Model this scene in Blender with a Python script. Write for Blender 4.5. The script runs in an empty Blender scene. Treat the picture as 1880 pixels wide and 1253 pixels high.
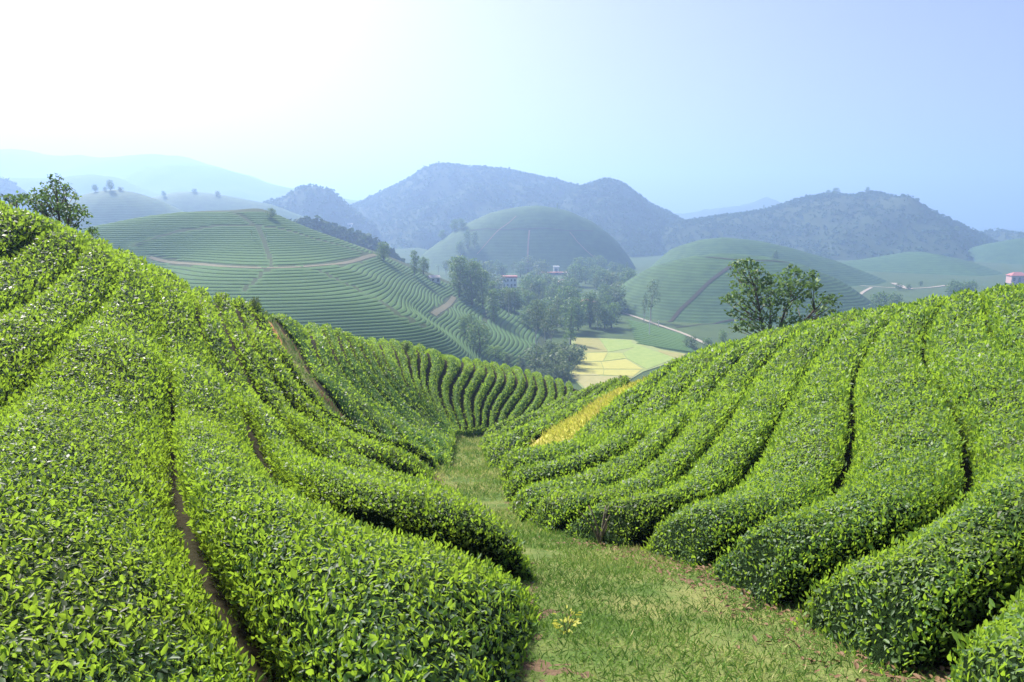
import bpy, bmesh, math, random, time
import numpy as np
from mathutils import Vector, noise as mnoise
T0 = time.time()
random.seed(7); RNG = np.random.default_rng(11)
scene = bpy.context.scene
# ---------------------------------------------------------------- camera
cam_data = bpy.data.cameras.new('camera'); cam = bpy.data.objects.new('camera', cam_data); scene.collection.objects.link(cam); scene.camera = cam
cam_data.lens = 24; cam_data.sensor_width = 36; cam_data.clip_start = 0.05; cam_data.clip_end = 60000
cam.location = (0, 0, 0); cam.rotation_euler = (math.pi/2 - math.atan2(626.5-400, 1880*24/36), 0, 0)
# ---------------------------------------------------------------- sky, sun, exposure
SUN_AZ, SUN_EL = -40.0, 46.0                        # degrees right of straight ahead, above the horizon
world = bpy.data.worlds.new('World'); scene.world = world; world.use_nodes = True
wn = world.node_tree.nodes; wl = world.node_tree.links; wn.clear()
wo = wn.new('ShaderNodeOutputWorld'); wb = wn.new('ShaderNodeBackground'); sky = wn.new('ShaderNodeTexSky')
sky.sky_type = 'NISHITA'; sky.sun_disc = False; sky.sun_elevation = math.radians(SUN_EL); sky.sun_rotation = math.radians(SUN_AZ)
sky.air_density = 1.0; sky.dust_density = 4.0; sky.ozone_density = 5.0; sky.altitude = 100
wb.inputs['Strength'].default_value = 0.062
wt = wn.new('ShaderNodeMix'); wt.data_type = 'RGBA'; wt.blend_type = 'MULTIPLY'; wt.inputs[0].default_value = 1.0; wt.inputs[7].default_value = (1.14, 0.855, 0.98, 1)   # white balance of the hazy sky
wl.new(sky.outputs[0], wt.inputs[6]); wl.new(wt.outputs[2], wb.inputs[0]); wl.new(wb.outputs[0], wo.inputs[0])
sd = bpy.data.lights.new('sun', 'SUN'); sun = bpy.data.objects.new('sun', sd); scene.collection.objects.link(sun)
sd.energy = 4.3; sd.angle = math.radians(7.0); sd.color = (1.0, 0.95, 0.86)
_e, _a = math.radians(SUN_EL), math.radians(SUN_AZ)
sun.rotation_euler = Vector((math.sin(_a)*math.cos(_e), math.cos(_a)*math.cos(_e), math.sin(_e))).to_track_quat('Z', 'Y').to_euler()
scene.view_settings.view_transform = 'Standard'; scene.view_settings.look = 'None'; scene.view_settings.gamma = 1
scene.view_settings.use_curve_mapping = False; scene.view_settings.exposure = 1.44
cy = scene.cycles
cy.use_denoising = True; cy.denoiser = 'OPENIMAGEDENOISE'; cy.denoising_input_passes = 'RGB_ALBEDO_NORMAL'
cy.max_bounces = 6; cy.diffuse_bounces = 3; cy.glossy_bounces = 2; cy.transmission_bounces = 3; cy.volume_bounces = 1; cy.transparent_max_bounces = 6
cy.caustics_reflective = False; cy.caustics_refractive = False
# ---------------------------------------------------------------- camera maths (photo pixels -> directions)
FPX = 1880*24/36; PITCH = math.atan2(626.5-400, FPX); CP, SP = math.cos(PITCH), math.sin(PITCH)
def ratio(u, v):
    a = (np.asarray(u, float)-940)/FPX; b = -(np.asarray(v, float)-626.5)/FPX
    Y = CP + b*SP
    return a/Y, (-SP + b*CP)/Y                     # X/Y and Z/Y of the sight line
def pt(u, v, Y):
    a, b = ratio(u, v); return np.array([a*Y, Y, b*Y])
def project(P):
    P = np.asarray(P, float); d = P[..., 1]*CP - P[..., 2]*SP; d = np.where(abs(d) < 1e-6, 1e-6, d)
    return 940 + FPX*P[..., 0]/d, 626.5 - FPX*(P[..., 1]*SP + P[..., 2]*CP)/d
class TPS:                                          # smooth surface through scattered heights
    def __init__(s, P, lam=0.0):
        P = np.asarray(P, float); s.c = P[:, :2]; n = len(P); s.k = 20.0
        A = s.phi(s.c[:, None]-s.c[None]) + lam*np.eye(n)
        Q = np.c_[np.ones(n), s.c/s.k]; M = np.block([[A, Q], [Q.T, np.zeros((3, 3))]])
        w = np.linalg.solve(M, np.r_[P[:, 2], 0, 0, 0]); s.w, s.a = w[:n], w[n:]
    def phi(s, d):
        r2 = (d**2).sum(-1)/s.k**2; return 0.5*r2*np.log(r2+1e-12)
    def __call__(s, x, y):
        x, y = np.broadcast_arrays(np.asarray(x, float), np.asarray(y, float)); sh = x.shape; X = np.c_[x.ravel(), y.ravel()]
        out = np.empty(len(X))
        for i in range(0, len(X), 20000):
            q = X[i:i+20000]; out[i:i+20000] = s.phi(q[:, None]-s.c[None]) @ s.w + s.a[0] + (q/s.k) @ s.a[1:]
        return out.reshape(sh)
HEDGE = 0.7
# near slopes: points on the hedge tops (pixel, metres ahead), on bare ground (raised by a hedge) and behind the crests
TOP = [(0,1253,2.0),(300,1253,2.4),(650,1080,3.3),(0,900,4.4),(0,740,7.3),(0,560,12.5),(0,450,17),(350,800,8),(313,914,5),(300,650,13.4),(250,540,18),
 (600,850,11.3),(500,740,18),(430,620,21.5),(620,760,22.3),(560,660,27.5),(700,800,26),(800,800,30),(650,700,33),(600,620,36.5),(760,700,43),(760,760,35.5),
 (870,795,43),(880,760,48),(880,700,56),(960,760,50),(1000,730,56),(840,850,21.5),(890,850,23),(870,812,36.5),(1011,775,37),(1060,745,41),
 (1000,900,11.8),(1150,850,13.5),(1150,780,20),(1250,740,23),(1300,820,12.5),(1400,720,18),(1400,650,26),(1250,920,8.3),(1450,900,7.3),(1550,750,12.5),
 (1000,747,51),(925,788,45.5),(1085,733,57),(1040,722,62),(960,690,62),(1600,1020,4.5),(1700,850,7.2),(1700,700,13),(1880,900,4.9),(1880,700,11),(1880,600,17),(1880,1150,2.7)]
BARE = [(1290,1253,3.45),(1200,1150,4.7),(1110,1060,6.5),(950,980,10),(865,920,14.5),(835,870,21.5),(855,840,29),(857,815,40),(530,634,31),(590,708,27),
 (1018,800,27),(1090,745,36),(930,868,19.3)]
CREST_L = [(-120,330,18),(0,370,20),(100,410,21.5),(200,452,23.5),(300,497,26),(400,535,29),(500,562,33.5)]
CREST_M = [(600,592,43.5),(700,620,52),(800,640,58),(900,662,63),(1000,685,66),(1080,710,69)]
CREST_S = [(925,772,43),(1011,739,47),(1088,709,49)]
CREST_R = [(1160,688,48),(1250,660,44),(1350,625,39),(1450,598,35),(1600,567,30),(1750,541,26),(1880,520,23.5),(2000,503,22)]
def near_points(adj):
    P = [pt(*q) for q in TOP] + [pt(*q)+np.array([0,0,HEDGE]) for q in BARE]
    k = 0
    for C, drop in ((CREST_L, .12), (CREST_M, .2), (CREST_S, None), (CREST_R, .12)):
        for (u, v, Y) in C:
            p = pt(u, v, Y); p[2] += adj[k]; k += 1; P.append(p)
            if drop:
                for f, g in ((1.3, 1.0), (1.75, 3.2)):
                    q = p*f; q[2] = p[2]*f - drop*Y*(f-1)*g; P.append(q)
    for x, y, z in ((0,-6,.25),(1.2,0,-.72),(-5,-1,-.85),(5.5,-1,-.75),(-14,-8,.8),(14,-8,.6),(-9,3.5,-1.35),(9,4,-1.45),(-30,-8,.5),(30,-8,0),(-22,10,.6),(24,12,-1.6),
                    (22,66,-22.5),(34,79,-42),(16,92,-45),(-50,20,-6),(50,20,-12),(55,55,-40),(-60,60,-28),(-35,100,-45),(0,120,-56),(50,110,-58),(-60,110,-55),(-60,-10,-3),(60,-10,-10)):
        P.append(np.array([x, y, z]))
    return P
NCR = len(CREST_L)+len(CREST_M)+len(CREST_S)+len(CREST_R)
CR_ADJ = [-0.14, -0.01, -0.01, -0.07, -0.0, -0.67, -0.01, 0.0, -0.22, -0.09, -0.93, -0.31, -0.04, 0.01, 0.0, -0.05, 0.0, -0.95, -0.27, -0.04, 0.0, -0.02, -0.05, -0.02]

PATH = np.array([(1.9,-9),(1.55,-3),(1.3,0),(1.0,2.5)]+[tuple(pt(u,v,Y)[:2]) for u,v,Y in BARE[:8]]+[(-1.6,44),(1.5,48),(6,52)])
def seg_dist(x, y, L):
    x = np.asarray(x, float); y = np.asarray(y, float); d = np.full(x.shape, 1e9)
    for (x0, y0), (x1, y1) in zip(L[:-1], L[1:]):
        dx, dy = x1-x0, y1-y0; t = np.clip(((x-x0)*dx+(y-y0)*dy)/(dx*dx+dy*dy), 0, 1)
        d = np.minimum(d, np.hypot(x-x0-t*dx, y-y0-t*dy))
    return d
# ---------------------------------------------------------------- gap lines between the hedge rows, traced in photo pixels (path end first)
def zz(ox, oy, s, pts): return [(ox+x/s, oy+y/s) for x, y in pts]
LEFT = [
 [(-900,1300),(-500,900),(-250,560),(-60,475),(20,450),(60,435),(95,418),(88,404)],
 [(-620,1300),(-420,980),(-230,720),(-80,590),(0,560),(60,530),(100,505),(125,482),(146,462),(155,446),(160,434)],
 [(-330,1300),(-250,1100),(-150,900),(-40,760),(30,690),(79,640),(115,600),(153,568),(189,543),(212,518),(217,494),(211,470),(208,457)],
 [(820,1420),(700,1290),(640,1227),(478,1070),(372,973),(328,914),(314,845),(314,780),(316,700),(309,654),(297,619),(292,590),(287,560),(288,535),(283,510),(275,492)],
 [(948,1108),(805,1068),(692,1034),(640,1002),(600,962),(560,918),(533,888),(501,848),(477,810),(455,754),(434,720),(412,690),(390,658),(376,630),(362,598),(356,560),(350,525)],
 [(892,1000),(852,992),(794,973),(730,951),(687,921),(655,894),(626,873),(591,839),(560,808),(533,769),(506,745),(485,715),(463,689),(448,663),(434,634),(417,596),(405,566),(397,545)],
 [(803,920),(786,916),(735,891),(703,875),(666,846),(629,817),(597,785),(570,761),(541,735),(520,705),(499,672),(477,641),(455,605),(443,573),(436,556)],
 [(808,894),(772,881),(730,846),(692,822),(666,809),(613,774),(583,740),(557,705),(530,670),(510,641),(491,616),(474,580),(463,560)],
 [(800,885),(765,872),(720,846),(680,824),(640,792),(620,768),(597,738),(575,712),(555,685),(540,655),(525,630),(505,595),(490,566)],
]
MID = [[(852,872),(815,870),(772,858),(719,824),(683,799),(659,775),(635,742),(611,710),(582,684),(563,656),(551,628),(540,606),(520,590),(511,575)]] + [zz(480,540,4.1775, p) for p in [
 [(1500,1290),(1380,1270),(1230,1215),(1060,1105),(900,975),(760,830),(640,700),(530,590),(450,470),(400,350),(375,250),(340,165)],
 [(1510,1270),(1420,1245),(1290,1175),(1080,1025),(960,915),(840,800),(720,680),(620,560),(560,430),(525,330),(480,250),(440,180)],
 [(1515,1240),(1440,1215),(1330,1140),(1200,1055),(1060,945),(950,850),(830,720),(730,590),(660,490),(615,370),(585,280),(535,205)],
 [(1520,1210),(1500,1195),(1400,1120),(1250,1025),(1130,930),(1020,830),(900,700),(800,560),(735,470),(690,370),(655,275),(615,220)],
 [(1525,1175),(1450,1115),(1320,1035),(1200,945),(1090,850),(980,730),(900,610),(830,510),(780,400),(745,295),(700,245)],
 [(1525,1140),(1450,1080),(1340,995),(1240,915),(1130,820),(1030,720),(960,610),(905,520),(865,430),(825,335),(780,260)],
 [(1530,1115),(1480,1075),(1390,1010),(1290,925),(1190,830),(1090,740),(1030,640),(970,540),(935,440),(905,340),(865,280)],
 [(1540,1095),(1430,1015),(1330,930),(1240,845),(1165,750),(1110,650),(1075,560),(1050,480),(1030,410),(1000,365),(950,295)],
 [(1570,1090),(1500,1045),(1400,970),(1290,870),(1220,780),(1175,670),(1145,560),(1130,480),(1120,420),(1090,375),(1040,315)],
 [(1600,1085),(1540,1060),(1440,1000),(1350,910),(1280,815),(1230,690),(1205,570),(1205,480),(1210,430),(1190,390),(1120,330)],
 ]] + [zz(760,600,4.1775, p) for p in [
 [(440,855),(400,840),(330,795),(240,715),(170,610),(120,500),(92,400),(95,320),(125,250),(110,190),(50,120)],
 [(465,845),(430,830),(340,760),(270,670),(215,550),(188,450),(198,370),(235,300),(255,240),(230,200),(160,145)],
 [(485,838),(460,825),(380,750),(320,650),(278,540),(275,450),(305,370),(365,305),(375,250),(340,215),(255,165)],
 [(505,828),(490,815),(440,760),(398,690),(368,600),(358,520),(378,440),(430,365),(470,300),(455,250),(365,185)],
 [(530,815),(500,770),(462,680),(440,590),(447,510),(485,435),(545,360),(560,300),(535,260),(455,200)],
 [(560,800),(530,755),(510,680),(512,600),(540,520),(590,440),(630,370),(625,310),(590,270),(530,218)],
 [(595,785),(570,735),(558,655),(580,575),(640,490),(700,400),(705,340),(670,290),(600,233)],
 [(640,770),(628,730),(630,660),(660,590),(720,515),(780,430),(790,370),(755,310),(680,248)],
 [(690,755),(690,720),(705,650),(770,570),(840,480),(870,410),(855,355),(760,268)],
 [(760,725),(770,690),(830,630),(895,550),(935,470),(940,410),(920,365),(835,290)],
 [(850,690),(880,655),(950,600),(1000,530),(1020,460),(1005,405),(905,312)],
 [(960,650),(1010,615),(1065,560),(1095,490),(1085,430),(985,340)],
 [(1060,610),(1110,575),(1150,530),(1165,470),(1065,368)],
 [(1140,575),(1190,545),(1225,505),(1230,470),(1140,396)],
 [(1210,545),(1260,520),(1295,490),(1215,424)],
 ]]
RIGHT = [
 [(2300,1500),(2260,1250),(2250,1050),(2190,880),(2090,740),(1990,640),(1930,590),(1905,555),(1895,530)],
 [(1790,1215),(1830,1160),(1900,1090),(1960,1010),(2000,920),(2010,820),(1960,720),(1895,655),(1845,622),(1820,598),(1812,568),(1808,550)],
 [(1522,1075),(1532,1045),(1600,1015),(1670,990),(1711,969),(1768,916),(1785,842),(1785,787),(1768,744),(1745,701),(1713,672),(1695,638),(1697,603),(1706,580),(1722,562)],
 [(1365,1010),(1396,975),(1437,957),(1486,928),(1522,883),(1551,834),(1564,790),(1569,750),(1564,713),(1566,678),(1584,641),(1607,608),(1640,578)],
 [(1205,975),(1210,960),(1248,941),(1293,907),(1346,868),(1391,814),(1409,785),(1432,740),(1457,704),(1478,667),(1503,637),(1526,614),(1556,592)],
 [(1015,955),(1060,935),(1119,922),(1155,911),(1197,895),(1239,866),(1266,840),(1288,812),(1312,788),(1337,758),(1358,722),(1379,682),(1400,660),(1428,634),(1458,609)],
 [(975,940),(1000,928),(1048,914),(1104,896),(1146,874),(1182,847),(1218,806),(1248,776),(1272,752),(1298,718),(1320,688),(1349,660),(1380,634),(1400,622)],
 [(945,915),(970,912),(1000,906),(1048,885),(1074,870),(1125,838),(1167,803),(1206,764),(1236,731),(1262,703),(1292,670),(1325,643)],
 [(925,895),(952,886),(970,876),(1012,857),(1060,829),(1098,804),(1133,775),(1179,728),(1202,702),(1228,676)],
 [(912,880),(935,868),(961,859),(1000,838),(1036,806),(1066,776),(1095,749),(1143,715),(1175,697)],
]
SIDE = [zz(760,600,4.1775, p) for p in [
 [(530,1090),(600,1080),(720,1060),(860,985),(980,870),(1080,765),(1200,650),(1330,555),(1470,485),(1560,435)],
 [(490,1020),(540,990),(640,940),(800,860),(1000,750),(1150,655),(1300,555),(1440,478),(1540,428)],
 [(490,955),(560,925),(650,885),(800,800),(1000,685),(1200,582),(1390,485),(1500,437)],
 [(455,910),(560,862),(750,765),(950,660),(1180,558),(1380,468),(1470,440)],
 [(420,880),(500,845),(700,735),(900,648),(1140,553),(1350,468),(1440,438)],
 [(405,862),(450,838),(560,785),(700,718),(850,657),(1050,578),(1300,482),(1400,443)],
 ]]
# ---------------------------------------------------------------- mesh, material and tagging helpers
COL = scene.collection
def tag(o, label=None, cat=None, group=None, kind=None):
    if label: o['label'] = label
    if cat: o['category'] = cat
    if group: o['group'] = group
    if kind: o['kind'] = kind
    return o
def empty(name, loc=(0, 0, 0), parent=None):
    o = bpy.data.objects.new(name, None); COL.objects.link(o); o.location = loc; o.empty_display_size = 0.2
    if parent: o.parent = parent
    return o
def mesh_np(name, V, F, mat, smooth=True, attrs=None):
    V = np.ascontiguousarray(V, np.float32); F = np.ascontiguousarray(F, np.int32); n, k = F.shape
    me = bpy.data.meshes.new(name); me.vertices.add(len(V)); me.vertices.foreach_set('co', V.ravel())
    me.loops.add(n*k); me.loops.foreach_set('vertex_index', F.ravel())
    me.polygons.add(n); me.polygons.foreach_set('loop_start', np.arange(0, n*k, k, dtype=np.int32))
    if smooth: me.polygons.foreach_set('use_smooth', np.ones(n, bool))
    for an, av in (attrs or {}).items():
        a = me.attributes.new(an, 'FLOAT', 'POINT'); a.data.foreach_set('value', np.ascontiguousarray(av, np.float32))
    me.update(calc_edges=True); me.materials.append(mat)
    return me
def obj(name, me, parent=None, loc=None):
    o = bpy.data.objects.new(name, me); COL.objects.link(o)
    if parent is not None: o.parent = parent
    if loc is not None: o.location = loc
    return o
def grid_faces(nr, nc, wrap=False):
    i = np.arange(nr-1)[:, None]; j = np.arange(nc if wrap else nc-1)[None]
    a = i*nc+j; b = i*nc+(j+1) % nc; return np.stack([a, b, b+nc, a+nc], -1).reshape(-1, 4)
class Geo:                                           # small hand-made solids collected into one mesh
    def __init__(s): s.v = []; s.f = []
    def add(s, vs, fs):
        n = len(s.v); s.v += [tuple(map(float, p)) for p in vs]; s.f += [tuple(i+n for i in f) for f in fs]; return s
    def box(s, x0, x1, y0, y1, z0, z1):
        return s.add([(x, y, z) for z in (z0, z1) for y in (y0, y1) for x in (x0, x1)], [(0,2,3,1),(4,5,7,6),(0,1,5,4),(2,6,7,3),(0,4,6,2),(1,3,7,5)])
    def tube(s, P, R, n=6):
        P = [Vector(p) for p in P]; rings = []
        for i, p in enumerate(P):
            d = (P[min(i+1, len(P)-1)]-P[max(i-1, 0)]).normalized(); a = d.orthogonal().normalized(); b = d.cross(a)
            if i == 0: ref = a
            a = (ref - d*ref.dot(d)); a = a.normalized() if a.length > 1e-4 else d.orthogonal().normalized(); b = d.cross(a); ref = a
            rings.append([p+(a*math.cos(2*math.pi*k/n)+b*math.sin(2*math.pi*k/n))*R[i] for k in range(n)])
        vs = [q for r in rings for q in r]
        fs = [(i*n+k, i*n+(k+1) % n, (i+1)*n+(k+1) % n, (i+1)*n+k) for i in range(len(P)-1) for k in range(n)]
        fs.append(tuple(range(n-1, -1, -1))); fs.append(tuple((len(P)-1)*n+k for k in range(n)))
        return s.add(vs, fs)
    def mesh(s, name, mat, smooth=False):
        me = bpy.data.meshes.new(name); me.from_pydata(s.v, [], s.f)
        if smooth: me.polygons.foreach_set('use_smooth', [True]*len(s.f))
        me.update(); me.materials.append(mat); return me
class NT:
    def __init__(s, name):
        s.m = bpy.data.materials.new(name); s.m.use_nodes = True; s.n = s.m.node_tree.nodes; s.l = s.m.node_tree.links; s.n.clear()
        s.out = s.n.new('ShaderNodeOutputMaterial')
    def node(s, t, **kw):
        x = s.n.new(t)
        for k, v in kw.items(): setattr(x, k, v)
        return x
    def set(s, x, **kw):
        for k, v in kw.items():
            i = x.inputs[int(k[1:])] if k[0] == '_' and k[1:].isdigit() else x.inputs[k.replace('_', ' ')]
            if isinstance(v, bpy.types.NodeSocket): s.l.new(v, i)
            else: i.default_value = v
        return x
    def pos(s): return s.node('ShaderNodeNewGeometry').outputs['Position']
    def noise(s, scale, detail=3, vec=None, rough=.6):
        x = s.node('ShaderNodeTexNoise'); s.set(x, Scale=scale, Detail=detail, Roughness=rough)
        s.l.new(vec if vec is not None else s.pos(), x.inputs['Vector']); return x.outputs['Fac']
    def ramp(s, fac, stops):
        r = s.node('ShaderNodeValToRGB'); e = r.color_ramp.elements
        while len(e) < len(stops): e.new(.5)
        for q, (p, c) in zip(e, stops): q.position = p; q.color = (*c, 1)
        s.l.new(fac, r.inputs[0]); return r.outputs[0]
    def mix(s, fac, a, b, mode='MIX'):
        x = s.node('ShaderNodeMix', data_type='RGBA', blend_type=mode)
        for i, v in ((0, fac), (6, a), (7, b)):
            if isinstance(v, bpy.types.NodeSocket): s.l.new(v, x.inputs[i])
            else: x.inputs[i].default_value = v if i == 0 else (*v, 1)
        return x.outputs[2]
    def math(s, op, a, b=0.0, c=None):
        x = s.node('ShaderNodeMath', operation=op)
        for i, v in ((0, a), (1, b), (2, c)):
            if v is None: continue
            if isinstance(v, bpy.types.NodeSocket): s.l.new(v, x.inputs[i])
            else: x.inputs[i].default_value = v
        return x.outputs[0]
    def attr(s, name): return s.node('ShaderNodeAttribute', attribute_name=name).outputs['Fac']
    def bump(s, h, strength=.5, dist=.1):
        b = s.node('ShaderNodeBump'); s.set(b, Strength=strength, Distance=dist, Height=h); return b.outputs[0]
    def bsdf(s, color, rough=.8, spec=.3, normal=None):
        b = s.node('ShaderNodeBsdfPrincipled')
        if isinstance(color, bpy.types.NodeSocket): s.l.new(color, b.inputs['Base Color'])
        else: b.inputs['Base Color'].default_value = (*color, 1)
        b.inputs['Roughness'].default_value = rough; b.inputs['Specular IOR Level'].default_value = spec
        if normal is not None: s.l.new(normal, b.inputs['Normal'])
        return b.outputs[0]
    def done(s, shader, sock='Surface'): s.l.new(shader, s.out.inputs[sock]); return s.m
    def leafy(s, color, trans, tmix=.4, rough=.4, spec=.4):     # a leaf: glossy surface, light shining through
        p = s.bsdf(color, rough, spec); t = s.node('ShaderNodeBsdfTranslucent'); s.l.new(trans, t.inputs[0]) if isinstance(trans, bpy.types.NodeSocket) else None
        if not isinstance(trans, bpy.types.NodeSocket): t.inputs[0].default_value = (*trans, 1)
        m = s.node('ShaderNodeMixShader'); m.inputs[0].default_value = tmix; s.l.new(p, m.inputs[1]); s.l.new(t.outputs[0], m.inputs[2]); return m.outputs[0]
def plain(name, c, rough=.8, var=.25, scale=2.0, spec=.3):
    n = NT(name); f = n.noise(scale, 4)
    d = tuple(x*(1-var) for x in c); l = tuple(min(1, x*(1+var)) for x in c)
    return n.done(n.bsdf(n.ramp(f, [(.3, d), (.7, l)]), rough, spec, n.bump(f, .25, .05)))
M = {}
def tea_leaf(name, dark, mid, bright, brown=.5):
    n = NT(name); t = n.attr('tint'); big = n.noise(.55, 3); fine = n.noise(7, 2)
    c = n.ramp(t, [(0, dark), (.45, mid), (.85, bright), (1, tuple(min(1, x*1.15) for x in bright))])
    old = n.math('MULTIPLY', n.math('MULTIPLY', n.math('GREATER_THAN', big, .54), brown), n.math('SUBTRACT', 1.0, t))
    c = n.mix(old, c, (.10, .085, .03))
    c = n.mix(n.attr('pale'), c, (.145, .205, .115))  # grey-green mix: glaucous leaves plus sky sheen put into the colour
    tr = n.mix(.75, c, tuple(min(1, x) for x in (bright[0]*2.5, bright[1]*2.3, bright[2]*1.2)))
    return n.done(n.leafy(c, tr, .40, .46, .36))
M['leaf'] = tea_leaf('tea_leaves', (.013, .046, .014), (.060, .148, .028), (.20, .335, .040))
M['litter'] = NT('dry_leaves'); M['litter'] = M['litter'].done(M['litter'].bsdf((.17, .10, .05), .7))
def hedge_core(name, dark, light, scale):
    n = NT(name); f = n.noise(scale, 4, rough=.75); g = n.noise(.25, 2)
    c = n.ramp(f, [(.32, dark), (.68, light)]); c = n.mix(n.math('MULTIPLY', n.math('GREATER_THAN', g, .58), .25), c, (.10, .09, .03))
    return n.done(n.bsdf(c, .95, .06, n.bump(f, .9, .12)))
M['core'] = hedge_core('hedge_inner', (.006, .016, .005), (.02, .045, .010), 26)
M['farcore'] = hedge_core('hedge_far', (.022, .062, .014), (.062, .135, .026), 1.6)
def hillcore():
    n = NT('hill_hedges'); f = n.noise(1.4, 4, rough=.75); g = n.noise(.05, 2)
    c = n.mix(n.math('MULTIPLY', g, .5), n.ramp(f, [(.3, (.045, .10, .028)), (.7, (.088, .165, .044))]), (.08, .135, .045))
    return n.done(n.bsdf(c, .95, .08, n.bump(f, .5, .15)))
M['hillcore'] = hillcore()
def soil(name, a, b, c, s):
    n = NT(name); f = n.noise(s, 5, rough=.7); g = n.noise(s*.22, 3)
    return n.done(n.bsdf(n.mix(n.math('MULTIPLY', g, .8), n.ramp(f, [(.3, a), (.7, b)]), c), .95, .1, n.bump(f, .7, .05)))
M['soil'] = soil('plantation_soil', (.014, .013, .007), (.042, .032, .017), (.03, .032, .013), 5)
M['valley'] = soil('valley_grass', (.035, .07, .02), (.075, .12, .035), (.06, .085, .03), .06)
M['bark'] = plain('bark', (.11, .085, .06), .9, .4, 6)
M['palebark'] = plain('pale_bark', (.38, .36, .32), .85, .2, 4)
M['stem'] = plain('tea_stem', (.16, .13, .09), .85, .4, 20)
# ---------------------------------------------------------------- near slopes: height grid
GX0, GY0, GST = -64.0, -16.0, 0.4
_xs = np.arange(GX0, 64, GST); _ys = np.arange(GY0, 124, GST)
T_SURF = TPS(near_points(np.array(CR_ADJ)), 1e-4)
GXX, GYY = np.meshgrid(_xs, _ys); GT = T_SURF(GXX, GYY)
def smooth01(x): x = np.clip(x, 0, 1); return x*x*(3-2*x)
_edge = np.minimum(np.minimum(GXX-GX0, 63.6-GXX)/26, (123.6-GYY)/26)
GT = GT*smooth01(_edge) + (-63)*(1-smooth01(_edge))
def bilin(G, x, y):
    fx = np.clip((np.asarray(x, float)-GX0)/GST, 0, G.shape[1]-1.001); fy = np.clip((np.asarray(y, float)-GY0)/GST, 0, G.shape[0]-1.001)
    i = fx.astype(int); j = fy.astype(int); a = fx-i; b = fy-j
    return G[j, i]*(1-a)*(1-b)+G[j, i+1]*a*(1-b)+G[j+1, i]*(1-a)*b+G[j+1, i+1]*a*b
def top(x, y): return bilin(GT, x, y)
def hit(u, v, y0, y1):
    yy = np.arange(y0, y1, .05); a, b = ratio(u, v); f = top(a*yy, yy)-b*yy
    neg = np.nonzero(f < 0)[0]
    if len(neg):
        k = np.nonzero(f[neg[0]:] >= 0)[0]
        if len(k): y = yy[neg[0]+k[0]]; return np.array([a*y, y]), True
    y = yy[np.argmax(f/yy)]; return np.array([a*y, y]), False
EL = np.array([(-3,-.2),(1.5,-.45),(2.6,-.25),(3.5,.22),(4.5,.30),(5.5,.32),(7,.12),(9,-.25),(10,-.5),(12,-1.12),(14.5,-1.8),(18,-2.1),(20,-2.02),(21.5,-1.95),(24,-2.25),(26,-2.45),(29,-2.7),(34,-3.1),(40,-3.5),(43,-3.4),(45,-2.6),(47,-1.2)])
ER = np.array([(-3,2.9),(1,2.75),(3.4,2.38),(5.1,2.1),(6.5,1.92),(8.2,1.6),(9.3,.65),(9.7,.5),(11.7,.16),(14,-.12),(16,-.28),(18.8,-.34),(20.5,-.55),(22.5,-.75),(27,-1.1),(33,-1.55),(38,-2.0),(40,-2.0),(42.5,-1.5),(45,-.8),(47,.3)])
PV = np.array([(806,43.5),(811,41.5),(815,40),(840,29),(870,21.5),(920,14.5),(980,10),(1060,6.5),(1150,4.7),(1253,3.45)])
def path_pt(edge, v=None, Y=None):
    if Y is None: Y = float(np.interp(v, PV[:, 0], PV[:, 1]))
    return np.array([np.interp(Y, edge[:, 0], edge[:, 1]), Y])
def smooth_line(P, n, sm=2):
    P = np.asarray(P, float); d = np.r_[0, np.cumsum(np.hypot(*np.diff(P, axis=0).T))]
    s = np.linspace(0, d[-1], 240); Q = np.c_[np.interp(s, d, P[:, 0]), np.interp(s, d, P[:, 1])]
    for _ in range(sm*8):
        R = Q.copy(); R[1:-1] = .25*Q[:-2]+.5*Q[1:-1]+.25*Q[2:]; Q = R
        for _k in range(3):
            R = Q.copy(); R[2:-2] = (Q[:-4]+Q[1:-3]+Q[2:-2]+Q[3:-1]+Q[4:])/5; Q = R
    d = np.r_[0, np.cumsum(np.hypot(*np.diff(Q, axis=0).T))]; s = np.linspace(0, d[-1], n)
    return np.c_[np.interp(s, d, Q[:, 0]), np.interp(s, d, Q[:, 1])]
def trace(L, y0, y1, end=None, ext=7.0, aim=None):
    P = []
    for (u, v) in L:
        yy0 = 45.0 if (y0 == 18 and u > 893) else y0
        h, ok = hit(u, v, yy0, y1)
        if not ok: continue
        if end is not None and (np.hypot(*(h-end)) < .5 or seg_dist(h[0], h[1], PATH) < .55): continue
        if P and np.hypot(*(h-P[-1])) < .15: continue
        if P and h[1] < P[-1][1]-.6: continue
        P.append(h)
    if end is not None: P = [end]+[p for p in P if p[1] > end[1]-.4]
    P = np.array(P)
    if len(P) < 2: return None
    if ext:
        d = P[-1]-P[max(-3, -len(P))]; d /= np.hypot(*d); d = d if aim is None else .35*d+.65*np.array(aim); P = np.r_[P, [P[-1]+d*ext*.5], [P[-1]+d*ext]]
    return P
LEFT_END = [None, None, None, None, 5.45, 8.9, 14.3, 17.6, 19.3]
LEFT3D = [trace(L, 1.0, 52, None if e is None else path_pt(EL, Y=e), 6.0, (-.5, .86)) for L, e in zip(LEFT, LEFT_END)]
_my = [20.6, 22.2, 23.6, 25, 26.4, 28, 29.7, 31.5, 33.3, 35, 36.7, 38.3, 39.8, 41.1, 42.3, 43.4, 44.4, 45.3, 46.1]
MID3D = []
for i, L in enumerate(MID):
    q = trace(L, 18, 78, path_pt(EL, Y=_my[i]) if i < len(_my) else None, 7.0, (-.42+.5*i/26, .92))
    MID3D.append(q if q is not None else MID3D[-1]+np.array([1.35, -.3]))
RIGHT_END = [None, 3.5, 5.0, 6.5, 8.2, 9.55, 11.7, 14, 16, 18.8]
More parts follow.
